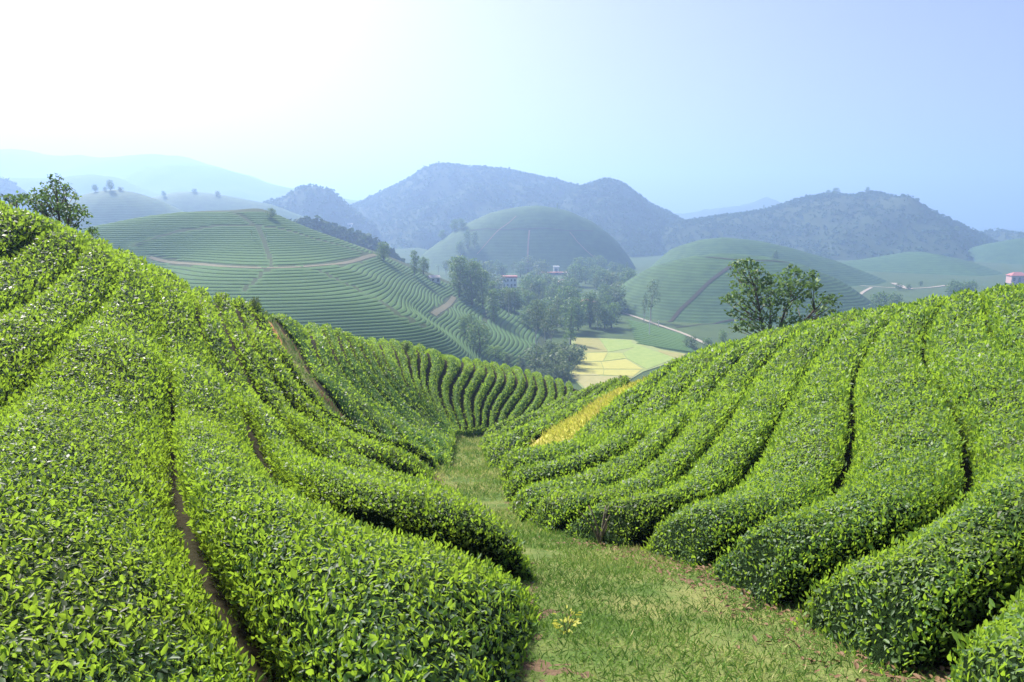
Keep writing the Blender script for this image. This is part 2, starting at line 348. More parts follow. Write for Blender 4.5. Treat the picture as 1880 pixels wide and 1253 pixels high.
RIGHT3D = [trace(L, 1.0, 50, None if e is None else path_pt(ER, Y=e)) for L, e in zip(RIGHT, RIGHT_END)]
SIDE3D = []
for k, Y in enumerate([23.2, 27.4, 32, 36.2, 39.6, 42.5]):
    s = path_pt(ER, Y=Y); e = np.array([8.7, 48.3])*(1-k/5)+np.array([7.4, 55])*(k/5); t = np.linspace(0, 1, 12)[:, None]
    c = (s+e)/2+np.array([.65-.2*k, -.6]); SIDE3D.append((1-t)**2*s+2*t*(1-t)*c+t*t*e)
# ---------------------------------------------------------------- a tea hedge row between two gap lines
PROF = np.array([(.09,0),(.05,.22),(.02,.42),(.0,.58),(.015,.71),(.06,.82),(.13,.90),(.22,.95),(.35,.985),(.5,1),(.65,.985),(.78,.95),(.87,.90),(.94,.82),(.985,.71),(1.0,.58),(.98,.42),(.95,.22),(.91,0)])
PROF_DOME = np.array([(.07,0),(.03,.18),(.0,.32),(.015,.45),(.06,.60),(.14,.76),(.28,.92),(.5,1),(.72,.92),(.86,.76),(.94,.60),(.985,.45),(1.0,.32),(.97,.18),(.93,0)])
PROF_STEP = np.array([(.09,0),(.05,.2),(.02,.45),(.0,.65),(.015,.8),(.06,.92),(.13,.98),(.22,1),(.34,.98),(.48,.92),(.62,.82),(.74,.70),(.84,.58),(.91,.46),(.96,.35),(.985,.25),(.97,.14),(.92,0)])
PROF_MILD = np.array([(.09,0),(.05,.2),(.02,.42),(.0,.6),(.015,.72),(.06,.84),(.14,.93),(.26,.98),(.4,1),(.54,.98),(.68,.93),(.8,.85),(.89,.75),(.95,.63),(.99,.5),(1.0,.38),(.97,.2),(.92,0)])
PROF_R = (PROF_STEP+PROF_MILD)/2
def vnoise(P, s, amp):                               # cheap smooth value noise
    P = np.asarray(P)*s; out = 0
    for k, (a, b, c, ph) in enumerate(((1.0,.7,.4,.3),(-.6,1.1,.5,1.7),(.5,-.9,1.2,2.9),(1.7,1.3,-.8,4.1),(-1.9,.8,1.5,5.3))):
        out = out + np.sin(P[..., 0]*a*2.1+P[..., 1]*b*1.9+P[..., 2]*c*2.3+ph)*(1 if k < 3 else .6)
    return amp*out/3
def row_surface(A, B, n, prof, hgt, e0=.45, e1=0.0, shrink=0.0, base=None, gap=.10, gap_end=0.0, level=.55, prof2=None, hgt2=None, pblend=(3.5, 5.0)):
    """A, B: plan polylines; returns (n, m, 3) envelope points."""
    Bd = smooth_line(B, 500); A = smooth_line(A, n); B = smooth_line(B, n)
    j_ = np.maximum.accumulate(np.array([np.argmin(((Bd-a)**2).sum(1)) for a in A])); da = np.r_[0, np.cumsum(np.hypot(*np.diff(A, axis=0).T))]
    q_ = smooth01((da-.8)/3.5)[:, None]; B = B*(1-q_)+Bd[j_]*q_; C = (A+B)/2      # square across the row away from its path end
    d = np.r_[0, np.cumsum(np.hypot(*np.diff(C, axis=0).T))]; w = np.hypot(*(B-A).T)
    f0 = np.sqrt(np.clip(1-(1-np.clip(d/max(e0, 1e-3), 0, 1))**2, 0, 1)) if e0 else np.ones(n)
    if e1: f0 = f0*np.sqrt(np.clip(1-(1-np.clip((d[-1]-d)/e1, 0, 1))**2, 0, 1))
    pr = np.repeat(prof[None], n, 0)
    if prof2 is not None:                             # stepped near the path, flat-topped with dark slots farther up
        k_ = np.linspace(0, 1, len(prof)); k2 = np.linspace(0, 1, len(prof2)); p2 = np.c_[np.interp(k_, k2, prof2[:, 0]), np.interp(k_, k2, prof2[:, 1])]; q_ = smooth01((d-pblend[0])/pblend[1])[:, None, None]; pr = pr*(1-q_)+p2[None]*q_
    hgt = hgt if hgt2 is None else hgt+(hgt2-hgt)*smooth01((d-pblend[0])/pblend[1])
    t = pr[..., 0]; sh = np.minimum((shrink+gap+gap_end*np.exp(-d/3.5))/np.maximum(w, .2), .3)[:, None]
    t = .5+(t-.5)*(1-2*sh)*(.84+.16*f0[:, None])
    P = np.empty((n, len(prof), 3)); P[..., 0] = A[:, :1]*(1-t)+B[:, :1]*t; P[..., 1] = A[:, 1:]*(1-t)+B[:, 1:]*t
    g = (base or (lambda x, y: top(x, y)-HEDGE))(P[..., 0], P[..., 1])
    gc = g[:, len(prof)//2][:, None]; lv = np.clip((w-.6)/.5, 0, 1)[:, None]*level; g = g+(gc-g)*lv*pr[..., 1]
    hh = (hgt*(1+vnoise(np.c_[C, C[:, 0]*0], .55, .07)))[:, None]-shrink
    P[..., 2] = g-.04+(hh*pr[..., 1]+.04)*f0[:, None]
    P[..., 2] += (vnoise(P, 2.1, .028)+vnoise(P, 5.3, .014))*(pr[..., 1] > .3)
    P[..., :2] += (vnoise(P+9, 2.7, .035)+vnoise(P+4, 6.1, .022))[..., None]*np.array([1, -.6])
    return P
LEAF_V = np.array([(0,0,0),(.28,.44,.09),(.66,.40,.09),(1,0,-.07),(.66,-.40,.09),(.28,-.44,.09),(.47,0,-.03)])
LEAF_F = np.array([(0,6,1),(1,6,2),(2,6,3),(6,4,3),(5,4,6),(0,5,6)])
DIA_V = np.array([(0,0,0),(.42,.5,.06),(1,0,-.04),(.42,-.5,.06)]); DIA_F = np.array([(0,3,2,1)])
def leaf_mesh(name, C, N, D, S, W, tint, mat, fine, pale=None):
    """leaves at C pointing along D, facing N, length S, width W"""
    D = D/np.linalg.norm(D, axis=1, keepdims=True); X = np.cross(N, D); X /= np.linalg.norm(X, axis=1, keepdims=True)+1e-9; Z = np.cross(D, X)
    LV, LF = (LEAF_V, LEAF_F) if fine else (DIA_V, DIA_F)
    V = C[:, None]+S[:, None, None]*(LV[None, :, :1]*D[:, None]+LV[None, :, 2:]*Z[:, None])+(W[:, None, None]*LV[None, :, 1:2])*X[:, None]
    F = (np.arange(len(C))*len(LV))[:, None, None]+LF[None]
    return mesh_np(name, V.reshape(-1, 3), F.reshape(-1, LF.shape[1]), mat, smooth=False, attrs={'tint': np.repeat(tint, len(LV)), **({} if pale is None else {'pale': np.repeat(pale, len(LV))})})
NLEAF = 0
def row_leaves(P, name, parent, k=1.0, tintbias=0.0, px=.0040, smin=.033, smax=.13):
    global NLEAF
    a, b, c, d = P[:-1, :-1], P[1:, :-1], P[1:, 1:], P[:-1, 1:]
    cr = np.cross(c-a, d-b); ar = .5*np.linalg.norm(cr, axis=-1); nn = cr/(2*ar[..., None]+1e-9); nn *= np.sign(nn[..., 2:]+.15+1e-6)
    m = (a+b+c+d)/4; cc = P[:, :].mean(1); cc = cc[np.minimum(np.arange(len(cc)-1)+4, len(cc)-3)]; side = m-cc[:, None]; side[..., 2] = 0
    steep = nn[..., 2] < .3; flip = steep & ((nn*side).sum(-1) < 0); nn[flip] *= -1
    dist = np.linalg.norm(m, axis=-1); s = np.clip(px*dist, smin, smax)
    u, v = project(m); dep = m[..., 1]*CP-m[..., 2]*SP
    inside = (dep > .3) & (u > -220) & (u < 2100) & (v > 200) & (v < 1420)
    face = -(nn*m).sum(-1)/dist
    low = np.abs((np.arange(P.shape[1]-1)+.5)/(P.shape[1]-1)-.5) > .40
    dens = k*1.0/(s*s*.30)*np.where(low, .65, 1)[None]*np.where(inside, 1, np.where((dep > .2) & (u > -900) & (u < 2800), .2, .05))*np.where((face < -.12) & (dist > 7), .05, 1)
    s = np.where(inside, s, s*1.9)
    e = ar*dens; cnt = np.floor(e+RNG.random(e.shape)).astype(int); idx = np.repeat(np.arange(cnt.size), cnt.ravel()); n = len(idx)
    if n == 0: return
    r = RNG.random((n, 2)); i, j = np.unravel_index(idx, cnt.shape)
    A_, B_, C_, D_ = a[i, j], b[i, j], c[i, j], d[i, j]; r0, r1 = r[:, :1], r[:, 1:]
    C = A_*(1-r0)*(1-r1)+B_*r0*(1-r1)+C_*r0*r1+D_*(1-r0)*r1
    S = s.ravel()[idx]*np.exp(RNG.normal(0, .33, n)).clip(.55, 1.7); N0 = nn.reshape(-1, 3)[idx]; DI = dist.ravel()[idx]
    edge = np.abs((j+r[:, 1])/(P.shape[1]-1)-.5)*2                     # 0 middle of the row, 1 its foot
    up = np.array([0, 0, 1.0])
    q = RNG.random(n); shoot = q < np.where((edge > .3) & (edge < .72), .26, .10)
    N = N0+RNG.normal(0, .55, (n, 3)); N /= np.linalg.norm(N, axis=1, keepdims=True)
    R = RNG.normal(0, 1, (n, 3)); D = R-N*(R*N).sum(1, keepdims=True); D /= np.linalg.norm(D, axis=1, keepdims=True); D += N*RNG.uniform(-.1, .5, (n, 1))
    D[shoot] = D[shoot]*.55+up*RNG.uniform(.5, 1.0, (shoot.sum(), 1))+N0[shoot]*.3
    C = C+N0*(RNG.uniform(-.07, .025, n)+np.where(shoot, RNG.uniform(0, .05, n), 0))[:, None]
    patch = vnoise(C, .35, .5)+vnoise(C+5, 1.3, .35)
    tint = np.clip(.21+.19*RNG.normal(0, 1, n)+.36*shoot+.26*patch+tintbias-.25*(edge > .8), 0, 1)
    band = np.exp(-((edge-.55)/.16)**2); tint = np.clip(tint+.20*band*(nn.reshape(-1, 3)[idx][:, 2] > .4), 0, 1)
    pale = np.clip(np.where(edge < .42, .55, .12)*RNG.random(n)*2*(.75+.8*patch)*~shoot, 0, .8)  # sheen painted along the row middle, with random glaucous tone
    S = np.where(shoot, S*1.12, S); W = S*RNG.uniform(.42, .56, n)
    near = DI < 6.0
    for sel, fine in ((near, True), (~near, False)):
        if sel.sum():
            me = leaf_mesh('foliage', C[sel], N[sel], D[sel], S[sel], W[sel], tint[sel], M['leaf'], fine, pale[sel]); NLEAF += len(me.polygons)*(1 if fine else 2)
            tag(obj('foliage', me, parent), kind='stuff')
ORD = 'zeroth first second third fourth fifth sixth seventh eighth ninth tenth eleventh twelfth thirteenth fourteenth fifteenth sixteenth seventeenth eighteenth nineteenth twentieth'.split()
def ordinal(k):
    if k < 21: return ORD[k]
    tens = {2: 'twenty', 3: 'thirty', 4: 'forty', 5: 'fifty', 6: 'sixty', 7: 'seventy', 8: 'eighty', 9: 'ninety'}; t, o = divmod(k, 10)
    return (tens[t][:-1]+'ieth') if o == 0 else tens[t]+'-'+ORD[o]
def tea_row(A, B, label, group, prof=PROF, hgt=HEDGE, k=1.0, step=.22, e0=.45, e1=0.0, tintbias=0.0, gap=.13, gap_end=0.0, level=.55, cmat='core', prof2=None, smax=.13, hgt2=None, pblend=(3.5, 5.0)):
    L = np.hypot(*np.diff(A, axis=0).T).sum(); n = int(np.clip(L/step, 14, 190))
    P = row_surface(A, B, n, prof, hgt, e0, e1, gap=gap, gap_end=gap_end, level=level, prof2=prof2, hgt2=hgt2, pblend=pblend); root = empty('tea_hedge_row', P[0, len(prof)//2]*np.array([1, 1, 1]))
    off = np.array(root.location)
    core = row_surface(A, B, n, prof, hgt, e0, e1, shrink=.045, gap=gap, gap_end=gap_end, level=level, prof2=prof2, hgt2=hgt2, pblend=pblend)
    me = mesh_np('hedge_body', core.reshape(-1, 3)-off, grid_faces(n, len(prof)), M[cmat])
    obj('hedge_body', me, root); tag(root, label, 'tea row', group)
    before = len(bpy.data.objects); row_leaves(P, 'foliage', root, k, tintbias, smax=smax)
    for o in root.children:
        if o.name.startswith('foliage'): o.matrix_parent_inverse.translation = -Vector(off)
    return root, P
# ---------------------------------------------------------------- ground of the near slopes
n_r, n_c = GT.shape
def plain_sheet(name, mat): pass
_sub = slice(None, None, 2)
GV = np.stack([GXX[_sub, _sub], GYY[_sub, _sub], GT[_sub, _sub]-HEDGE], -1)
GV[..., 2] += vnoise(GV, 1.3, .02)
tag(obj('terrain', mesh_np('terrain', GV.reshape(-1, 3), grid_faces(*GV.shape[:2]), M['soil'])), kind='structure')
lab_l = ['tea row on the near left slope, farthest up by the left picture edge', 'tea row on the near left slope running under the leafy crest tree',
         'broad pale tea row at the lower left corner of the near slope', 'big foreground tea row left of the grass path with dark leafy end',
         'second foreground tea row left of the grass path, dark side exposed', 'third tea row up the left side of the grass path',
         'narrow fourth tea row up the left side of the grass path', 'narrow tea row on the left slope bordering the orange footpath']
for i in range(3, 0, -1):
    tea_row(LEFT3D[0]+np.array([-1.5*i, .3*i]), LEFT3D[0]+np.array([-1.5*(i-1), .3*(i-1)]), f'{ordinal(i)} tea row beyond the crest line at the far upper left', 'tea rows on the near left slope')
for i in range(8):
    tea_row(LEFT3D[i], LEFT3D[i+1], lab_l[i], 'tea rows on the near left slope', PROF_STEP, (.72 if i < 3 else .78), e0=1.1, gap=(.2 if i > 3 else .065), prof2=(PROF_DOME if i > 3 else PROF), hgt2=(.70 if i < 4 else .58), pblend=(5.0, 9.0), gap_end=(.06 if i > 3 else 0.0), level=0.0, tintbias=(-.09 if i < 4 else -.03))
lab_r = ['cut-off tea row at the right picture edge', 'nearest tea row at lower right with dark twiggy end', 'second tea row from the lower right corner, rounded end on bare soil',
         'third tea row from the lower right corner above the bare soil', 'tea row with bare forked stems showing at its path end', 'fifth tea row from the lower right corner on the right slope',
         'sixth tea row from the lower right corner on the right slope', 'seventh tea row from the lower right corner on the right slope', 'thin tea row on the right slope beside the yellow grass strip']
for i in range(9):
    tea_row(RIGHT3D[i], RIGHT3D[i+1], lab_r[i], 'tea rows on the right slope', PROF_R, .70, e0=.55, gap=.095, prof2=PROF_MILD, hgt2=.66, pblend=(3.0, 7.0), tintbias=.14, gap_end=.0, level=.2)
for i in range(3):
    tea_row(RIGHT3D[0]+np.array([1.5*(i+1), -.35*(i+1)]), RIGHT3D[0]+np.array([1.5*i, -.35*i]), f'{ordinal(i+1)} tea row past the cut-off row at the right picture edge', 'tea rows on the right slope')
for i in range(5):
    tea_row(SIDE3D[i], SIDE3D[i+1], f'{ordinal(i+1)} short tea row beyond the yellow grass strip, counted from the strip', 'short tea rows beyond the yellow strip', PROF_DOME, tintbias=.1, e1=.6, gap=.13)
for i in range(len(MID3D)-2):
    tea_row(MID3D[i], MID3D[i+1], f'{ordinal(i+1)} wavy tea row on the middle spur, counted from the orange footpath', 'wavy tea rows on the middle spur', PROF_DOME, hgt=.56, k=.45, smax=.105, step=.5, e0=.6, gap=.2, level=.0, tintbias=.06, cmat='farcore')

# ---------------------------------------------------------------- valley floor and the domed tea hill
FLOOR = -60.0
M['hillsoil'] = soil('hill_soil', (.035, .055, .02), (.065, .085, .033), (.05, .075, .028), .8)
def disc(name, R, z, mat, rings=40, seg=96):
    r = np.r_[0.01, np.geomspace(40, R, rings-1)]; a = np.linspace(0, 2*np.pi, seg, endpoint=False)
    V = np.stack([np.outer(r, np.sin(a)), np.outer(r, np.cos(a)), np.full((rings, seg), z)], -1)
    V[..., 2] += vnoise(V, .012, .8)*np.clip(r/400-1.6, 0, 1)[:, None]-.25
    return obj(name, mesh_np(name, V.reshape(-1, 3), grid_faces(rings, seg, True), mat))
tag(disc('ground', 5000, FLOOR, M['valley']), kind='structure')
HILL = [pt(*q) for q in [(400,388,345),(330,391,338),(250,401,325),(180,415,310),(90,440,300),(470,394,348),(540,412,350),(600,432,350),(690,470,348),(740,500,345),(800,540,340),(870,580,332),(940,610,325),(1000,637,318),
 (480,490,258),(300,480,290),(480,440,300),(350,420,315),(580,470,290),(400,488,268),(600,487,272),(650,500,268),(480,530,232),(600,560,222),(700,592,218),(790,614,218),(640,530,245),(750,560,258),(790,590,262),(850,600,280),(880,625,270),(930,632,285)]]
HILL += [np.array(q) for q in [(-125,345,3.9),(-125,420,-12),(-60,430,-32),(-190,420,-20),(-215,330,-24),(-40,200,-48),(-70,165,-52),(-20,200,-55),(-120,180,-40),(-160,220,-30),(-200,250,-34),(20,300,-61),(30,340,-63),(0,240,-61),(-125,520,-45),(20,420,-62),(-300,350,-58),(-260,200,-56),(-60,500,-58)]]
HILL_S = TPS(HILL, 1e-3)
def hill_z(x, y): return np.maximum(HILL_S(x, y), -66)
hx = np.arange(-330, 70, 3.0); hy = np.arange(125, 560, 3.0); HXX, HYY = np.meshgrid(hx, hy); HZZ = hill_z(HXX, HYY)
_e = smooth01(np.minimum(np.minimum(HXX+330, 67-HXX), np.minimum(HYY-125, 557-HYY))/60); HZZ = HZZ*_e-66*(1-_e)
def hill_grid(x, y):
    fx = np.clip((np.asarray(x, float)+330)/3, 0, len(hx)-1.001); fy = np.clip((np.asarray(y, float)-125)/3, 0, len(hy)-1.001)
    i = fx.astype(int); j = fy.astype(int); a = fx-i; b = fy-j
    return HZZ[j, i]*(1-a)*(1-b)+HZZ[j, i+1]*a*(1-b)+HZZ[j+1, i]*(1-a)*b+HZZ[j+1, i+1]*a*b
tag(obj('hill', mesh_np('hill', np.stack([HXX, HYY, HZZ], -1).reshape(-1, 3), grid_faces(*HXX.shape), M['hillsoil'])), kind='structure')
HC = np.array([-118.0, 338.0]); ANG = np.radians(np.arange(60, 336, 1.1))          # clockwise from straight ahead; the side towards the camera
RAD = np.arange(4, 230, 1.0); HPX = HC[0]+np.outer(np.sin(ANG), RAD); HPY = HC[1]+np.outer(np.cos(ANG), RAD); HPZ = hill_grid(HPX, HPY)
def contour(z):
    below = HPZ < z; k = np.argmax(below, 1); ok = below.any(1) & (k > 0); k = np.clip(k, 1, None); i = np.arange(len(ANG))
    z0, z1 = HPZ[i, k-1], HPZ[i, k]; r = RAD[k-1]+np.clip((z0-z)/np.maximum(z0-z1, 1e-3), 0, 1)
    r = np.where(ok, r, np.nan); g = np.isfinite(r)
    if g.sum() < 20: return None
    r = np.interp(np.arange(len(r)), np.nonzero(g)[0], r[g])
    for _ in range(3): r[1:-1] = (r[:-2]+2*r[1:-1]+r[2:])/4
    return np.c_[HC[0]+np.sin(ANG)*r, HC[1]+np.cos(ANG)*r]
def hill_px(L, y0=150, y1=400):                      # pixels of lines seen on the hill -> plan points
    out = []
    for (u, v) in L:
        yy = np.arange(y0, y1, .5); a, b = ratio(u, v); f = hill_grid(a*yy, yy)-b*yy; k = np.nonzero(f >= 0)[0]
        y = yy[k[0]] if len(k) else yy[np.argmax(f/yy)]; out.append((a*y, y))
    return np.array(out)
DITCH = [hill_px(L) for L in [[(427,390),(450,402),(465,414),(474,418),(484,440),(491,462),(498,478),(498,490)], [(236,456),(280,438),(330,424),(390,416),(440,414),(472,416),(520,422),(580,440),(640,456),(688,470)],
  [(490,494),(470,516),(448,534)], [(583,496),(620,514),(660,532),(700,556),(740,582),(780,600)], [(688,470),(720,486),(770,520),(815,545),(838,556)], [(185,414),(225,404),(262,398)], [(893,575),(888,590),(890,605)]]]
TRACK = [hill_px(L) for L in [[(275,474),(310,480),(360,485),(420,491),(470,494),(497,494),(560,492),(610,487),(655,479),(694,469)], [(834,546),(826,556),(812,568),(796,578)]]]
lev = np.r_[np.arange(2.6, -59, -.82)]; prev = None; hill_rows = []
PROF_FAR = np.array([(.06,0),(.05,.55),(.16,.88),(.5,1),(.84,.88),(.95,.55),(.94,0)])
cons = [contour(z) for z in lev]; cnt = 0
for A, B in zip(cons[:-1], cons[1:]):
    if A is None or B is None: continue
    C = (A+B)/2; keep = (np.abs(C[:, 0]) < 400) & (C[:, 1] < 430); w = np.hypot(*(B-A).T)
    dd = np.min([seg_dist(C[:, 0], C[:, 1], D) for D in DITCH], 0); dt = np.min([seg_dist(C[:, 0], C[:, 1], D) for D in TRACK], 0)
    h = .42*np.clip((dd-.8)/.7, 0, 1)*np.clip((dt-1.9)/.8, 0, 1)
    t = PROF_FAR[:, 0][None]; g = np.clip(.06/np.maximum(w, .3), 0, .3)[:, None]; t = .5+(t-.5)*(1-2*g)
    P = np.empty((len(A), len(PROF_FAR), 3)); P[..., 0] = A[:, :1]*(1-t)+B[:, :1]*t; P[..., 1] = A[:, 1:]*(1-t)+B[:, 1:]*t
    P[..., 2] = hill_grid(P[..., 0], P[..., 1])-.12+(h[:, None]*(1+vnoise(np.c_[C, C[:, 0]*0], .5, .10))[:, None])*PROF_FAR[:, 1][None]
    cnt += 1
    F = grid_faces(len(A), len(PROF_FAR)).reshape(len(A)-1, -1, 4); F = F[(h[:-1]+h[1:]) > .05].reshape(-1, 4)
    o = obj('tea_hedge_row', mesh_np('tea_hedge_row', P.reshape(-1, 3), F, M['hillcore']))
    tag(o, f'{ordinal(cnt)} tea row ringing the domed hill with the lone tree, counted from its top', 'tea row', 'contour tea rows on the domed hill')
M['track'] = soil('dirt_track', (.15, .135, .09), (.23, .20, .13), (.13, .14, .07), .8)
M['road'] = soil('pale_road', (.28, .24, .18), (.38, .33, .26), (.3, .27, .2), .3)
def strip(name, L, half, mat, zf, lift=.06, n=60, kind='structure'):
    Q = smooth_line(np.asarray(L), n, 1); d = np.gradient(Q, axis=0); d /= np.hypot(*d.T)[:, None]; nrm = np.c_[-d[:, 1], d[:, 0]]
    hw = (np.full(n, half) if np.isscalar(half) else np.interp(np.linspace(0, 1, n), np.linspace(0, 1, len(half)), half))[:, None]
    X = np.stack([Q+nrm*hw*k for k in (-1, -.5, 0, .5, 1)], 1); X += vnoise(np.dstack([X, X[..., :1]*0]), .9/max(.3, float(hw.mean())), .12*float(hw.mean()))[..., None]
    V = np.dstack([X, zf(X[..., 0], X[..., 1])+lift]); o = obj(name, mesh_np(name, V.reshape(-1, 3), grid_faces(n, 5), mat)); return tag(o, kind=kind)
strip('dirt_track', TRACK[0], 1.0, M['track'], hill_grid, .12); strip('dirt_track', TRACK[1], 1.2, M['track'], hill_grid, .12)
# ---------------------------------------------------------------- farther hills and mountains
def far_tea(name, sp, dark, light):
    n = NT(name); sep = n.node('ShaderNodeSeparateXYZ'); n.l.new(n.pos(), sep.inputs[0]); wob = n.noise(.02, 2)
    w = n.math('FRACT', n.math('DIVIDE', n.math('ADD', sep.outputs[2], n.math('MULTIPLY', wob, 3.0)), sp))
    tri = n.math('ABSOLUTE', n.math('SUBTRACT', w, .5)); f = n.noise(.12, 4)
    c = n.mix(n.math('MULTIPLY', n.math('GREATER_THAN', tri, .36), .4), n.ramp(f, [(.35, dark), (.65, light)]), (.018, .035, .014))
    return n.done(n.bsdf(c, .8, .15, n.bump(tri, .6, .6)))
M['teahill'] = far_tea('far_tea_hill', 1.6, (.030, .075, .022), (.055, .115, .032))
M['forest'] = soil('forest_floor', (.018, .04, .014), (.045, .075, .022), (.06, .065, .03), .03)
n_ = NT('mountain_foliage'); M['mleaf'] = n_.done(n_.leafy(n_.ramp(n_.attr('tint'), [(0, (.024, .055, .02)), (.5, (.036, .076, .025)), (1, (.058, .105, .03))]), (.06, .11, .02), .25, .8, .1))
def ridge(name, sil, Y, wf, wb, mat, base=FLOOR-3, n=90, m=36, rough=0.0, dome=True, kind='structure'):
    """a hill whose skyline at distance Y follows the pixels sil; wf / wb: metres from crest to foot, towards / away from the camera"""
    S = np.array([pt(u, v, Y) for u, v in sil]); x = np.linspace(S[0, 0], S[-1, 0], n); z = np.interp(x, S[:, 0], S[:, 2])
    for _ in range(3): z[1:-1] = (z[:-2]+2*z[1:-1]+z[2:])/4
    hh = np.maximum(z-base, 0.5); k = (np.clip(hh/hh.max(), 0, 1)**.5 if dome else np.clip(hh/hh.max(), .3, 1)**.8)
    t = np.r_[np.linspace(-1, 0, m*2//3), np.linspace(0, 1, m//3)[1:]]
    prof = np.where(t < 0, np.cos(np.clip(-t, 0, 1)*np.pi/2)**1.35, np.cos(np.clip(t, 0, 1)*np.pi/2)**1.2)
    V = np.empty((n, len(t), 3)); V[..., 0] = x[:, None]; V[..., 1] = Y+np.where(t < 0, t*wf, t*wb)[None]*k[:, None]; V[..., 0] *= 1+0*V[..., 1]
    V[..., 2] = base+hh[:, None]*prof[None]
    if rough:
        amp = rough*(1-np.abs(t)*.2)[None]*np.clip(hh/20, 0, 1)[:, None]*(np.abs(t)[None]*2+.12).clip(0, 1)
        V[..., 2] += (vnoise(V*np.array([1, 1, 0]), .012, 1)+vnoise(V*np.array([1, 1, 0])+77, .03, .6))*amp
    tag(obj(name, mesh_np(name, V.reshape(-1, 3), grid_faces(n, len(t)), mat)), kind=kind)
    return V
def forest(name, V, N, r0, r1, crest=.12, q=8):
    """far woods as one mass: each crown a cluster of leafy faces, scattered over the hill surface V"""
    n, m, _ = V.shape; i = RNG.integers(0, n-1, N*3); j = np.where(RNG.random(N*3) < crest, int(m*.62)+RNG.integers(0, 4, N*3), RNG.integers(0, int(m*.72), N*3))
    a = RNG.random((N*3, 1)); b = RNG.random((N*3, 1)); j1 = np.minimum(j+1, m-1)
    P = V[i, j]*(1-a)*(1-b)+V[i+1, j]*a*(1-b)+V[i, j1]*(1-a)*b+V[i+1, j1]*a*b
    P = P[P[:, 2] > FLOOR+1][:N]; N = len(P); R = RNG.uniform(r0, r1, N)*np.where(RNG.random(N) < .05, 1.45, 1)
    C = np.repeat(P, q, 0); RR = np.repeat(R, q); D = RNG.normal(0, 1, C.shape); D /= np.linalg.norm(D, axis=1, keepdims=True); D[:, 2] = np.abs(D[:, 2])*1.25-.15
    C = C+D*(RR*RNG.uniform(.45, 1.0, len(RR)))[:, None]; Nn = D+RNG.normal(0, .5, D.shape); Nn /= np.linalg.norm(Nn, axis=1, keepdims=True)
    X = np.cross(Nn, RNG.normal(0, 1, D.shape)); S = RR*RNG.uniform(.7, 1.15, len(RR)); C = C-X/np.linalg.norm(X, axis=1, keepdims=True)*S[:, None]*.5
    tint = np.clip(np.repeat(RNG.normal(.45, .06, N), q)+RNG.normal(0, .06, len(RR)), 0, 1)
    tag(obj(name, leaf_mesh(name, C, Nn, X, S, S*.8, tint, M['mleaf'], False)), 'dense hazy woods covering the mountain', 'forest', None, 'stuff')
v = ridge('hill', [(740,520),(772,470),(800,449),(850,414),(900,391),(950,380),(990,377),(1040,386),(1090,408),(1130,440),(1160,480),(1180,520)], 850, 105, 110, M['teahill'])
H2V = v
H3V = ridge('hill', [(1085,600),(1120,555),(1150,520),(1200,490),(1270,471),(1330,465),(1400,470),(1470,485),(1530,510),(1580,545),(1620,600)], 470, 95, 90, M['teahill'])
H4V = ridge('hill', [(1190,500),(1240,455),(1290,440),(1330,436),(1390,442),(1450,455),(1530,478),(1600,505),(1650,530)], 680, 110, 110, M['teahill'])
ridge('hill', [(1450,520),(1540,486),(1620,474),(1690,462),(1750,474),(1830,505),(1880,530)], 830, 130, 120, M['teahill'])
H6V = ridge('hill', [(1740,490),(1780,462),(1830,447),(1880,438),(1960,428),(2080,450)], 980, 130, 130, M['teahill'])
J1V = ridge('hill', [(60,420),(110,380),(140,364),(180,352),(215,348),(250,354),(290,368),(340,392),(380,420)], 720, 120, 120, M['teahill'])
J2V = ridge('hill', [(230,400),(280,364),(320,354),(350,352),(400,357),(440,364),(500,376),(560,400),(600,420)], 930, 140, 140, M['teahill'])
J3V = ridge('hill', [(440,400),(490,374),(530,364),(552,346),(580,342),(605,350),(625,366),(648,388),(690,420)], 1150, 150, 140, M['forest'], rough=3)
forest('woods', J3V, 700, 3, 6)
v = ridge('hill', [(490,430),(530,411),(560,409),(610,417),(660,434),(700,455),(735,480),(760,510)], 540, 60, 60, M['forest'], rough=2); forest('woods', v, 700, 2.5, 4.5)
M1V = ridge('mountain', [(560,430),(620,400),(660,378),(700,356),(750,331),(785,312),(815,305),(870,310),(920,312),(980,323),(1030,336),(1080,350),(1140,372),(1200,400),(1260,430)], 1500, 420, 300, M['forest'], rough=16, dome=False)
forest('woods', M1V, 7500, 2.8, 5.5)
M1B = ridge('mountain', [(960,440),(1010,380),(1050,350),(1085,339),(1110,333),(1145,343),(1190,373),(1230,393),(1265,411),(1300,440)], 1360, 300, 250, M['forest'], rough=10, dome=False)
forest('woods', M1B, 4200, 2.6, 5.2)
M2V = ridge('mountain', [(1180,430),(1230,412),(1270,405),(1310,399),(1380,393),(1420,386),(1460,371),(1500,361),(1525,355),(1548,360),(1572,358),(1597,350),(1622,359),(1660,379),(1700,399),(1740,419),(1780,433),(1840,455)], 1250, 330, 280, M['forest'], rough=9, dome=False)
forest('woods', M2V, 4800, 2.2, 4.6, crest=.25)
v = ridge('mountain', [(1740,440),(1785,432),(1825,424),(1850,427),(1880,431),(1960,425),(2060,440)], 1450, 250, 200, M['forest'], rough=5, dome=False); forest('woods', v, 700, 3, 6)
ridge('hill', [(640,500),(690,470),(725,458),(765,455),(800,462),(840,480),(880,500)], 1000, 190, 80, M['valley'])
v = ridge('mountain', [(-120,330),(-40,322),(0,331),(14,346),(30,380)], 1100, 200, 200, M['forest'], dome=False); forest('woods', v, 350, 3, 6)
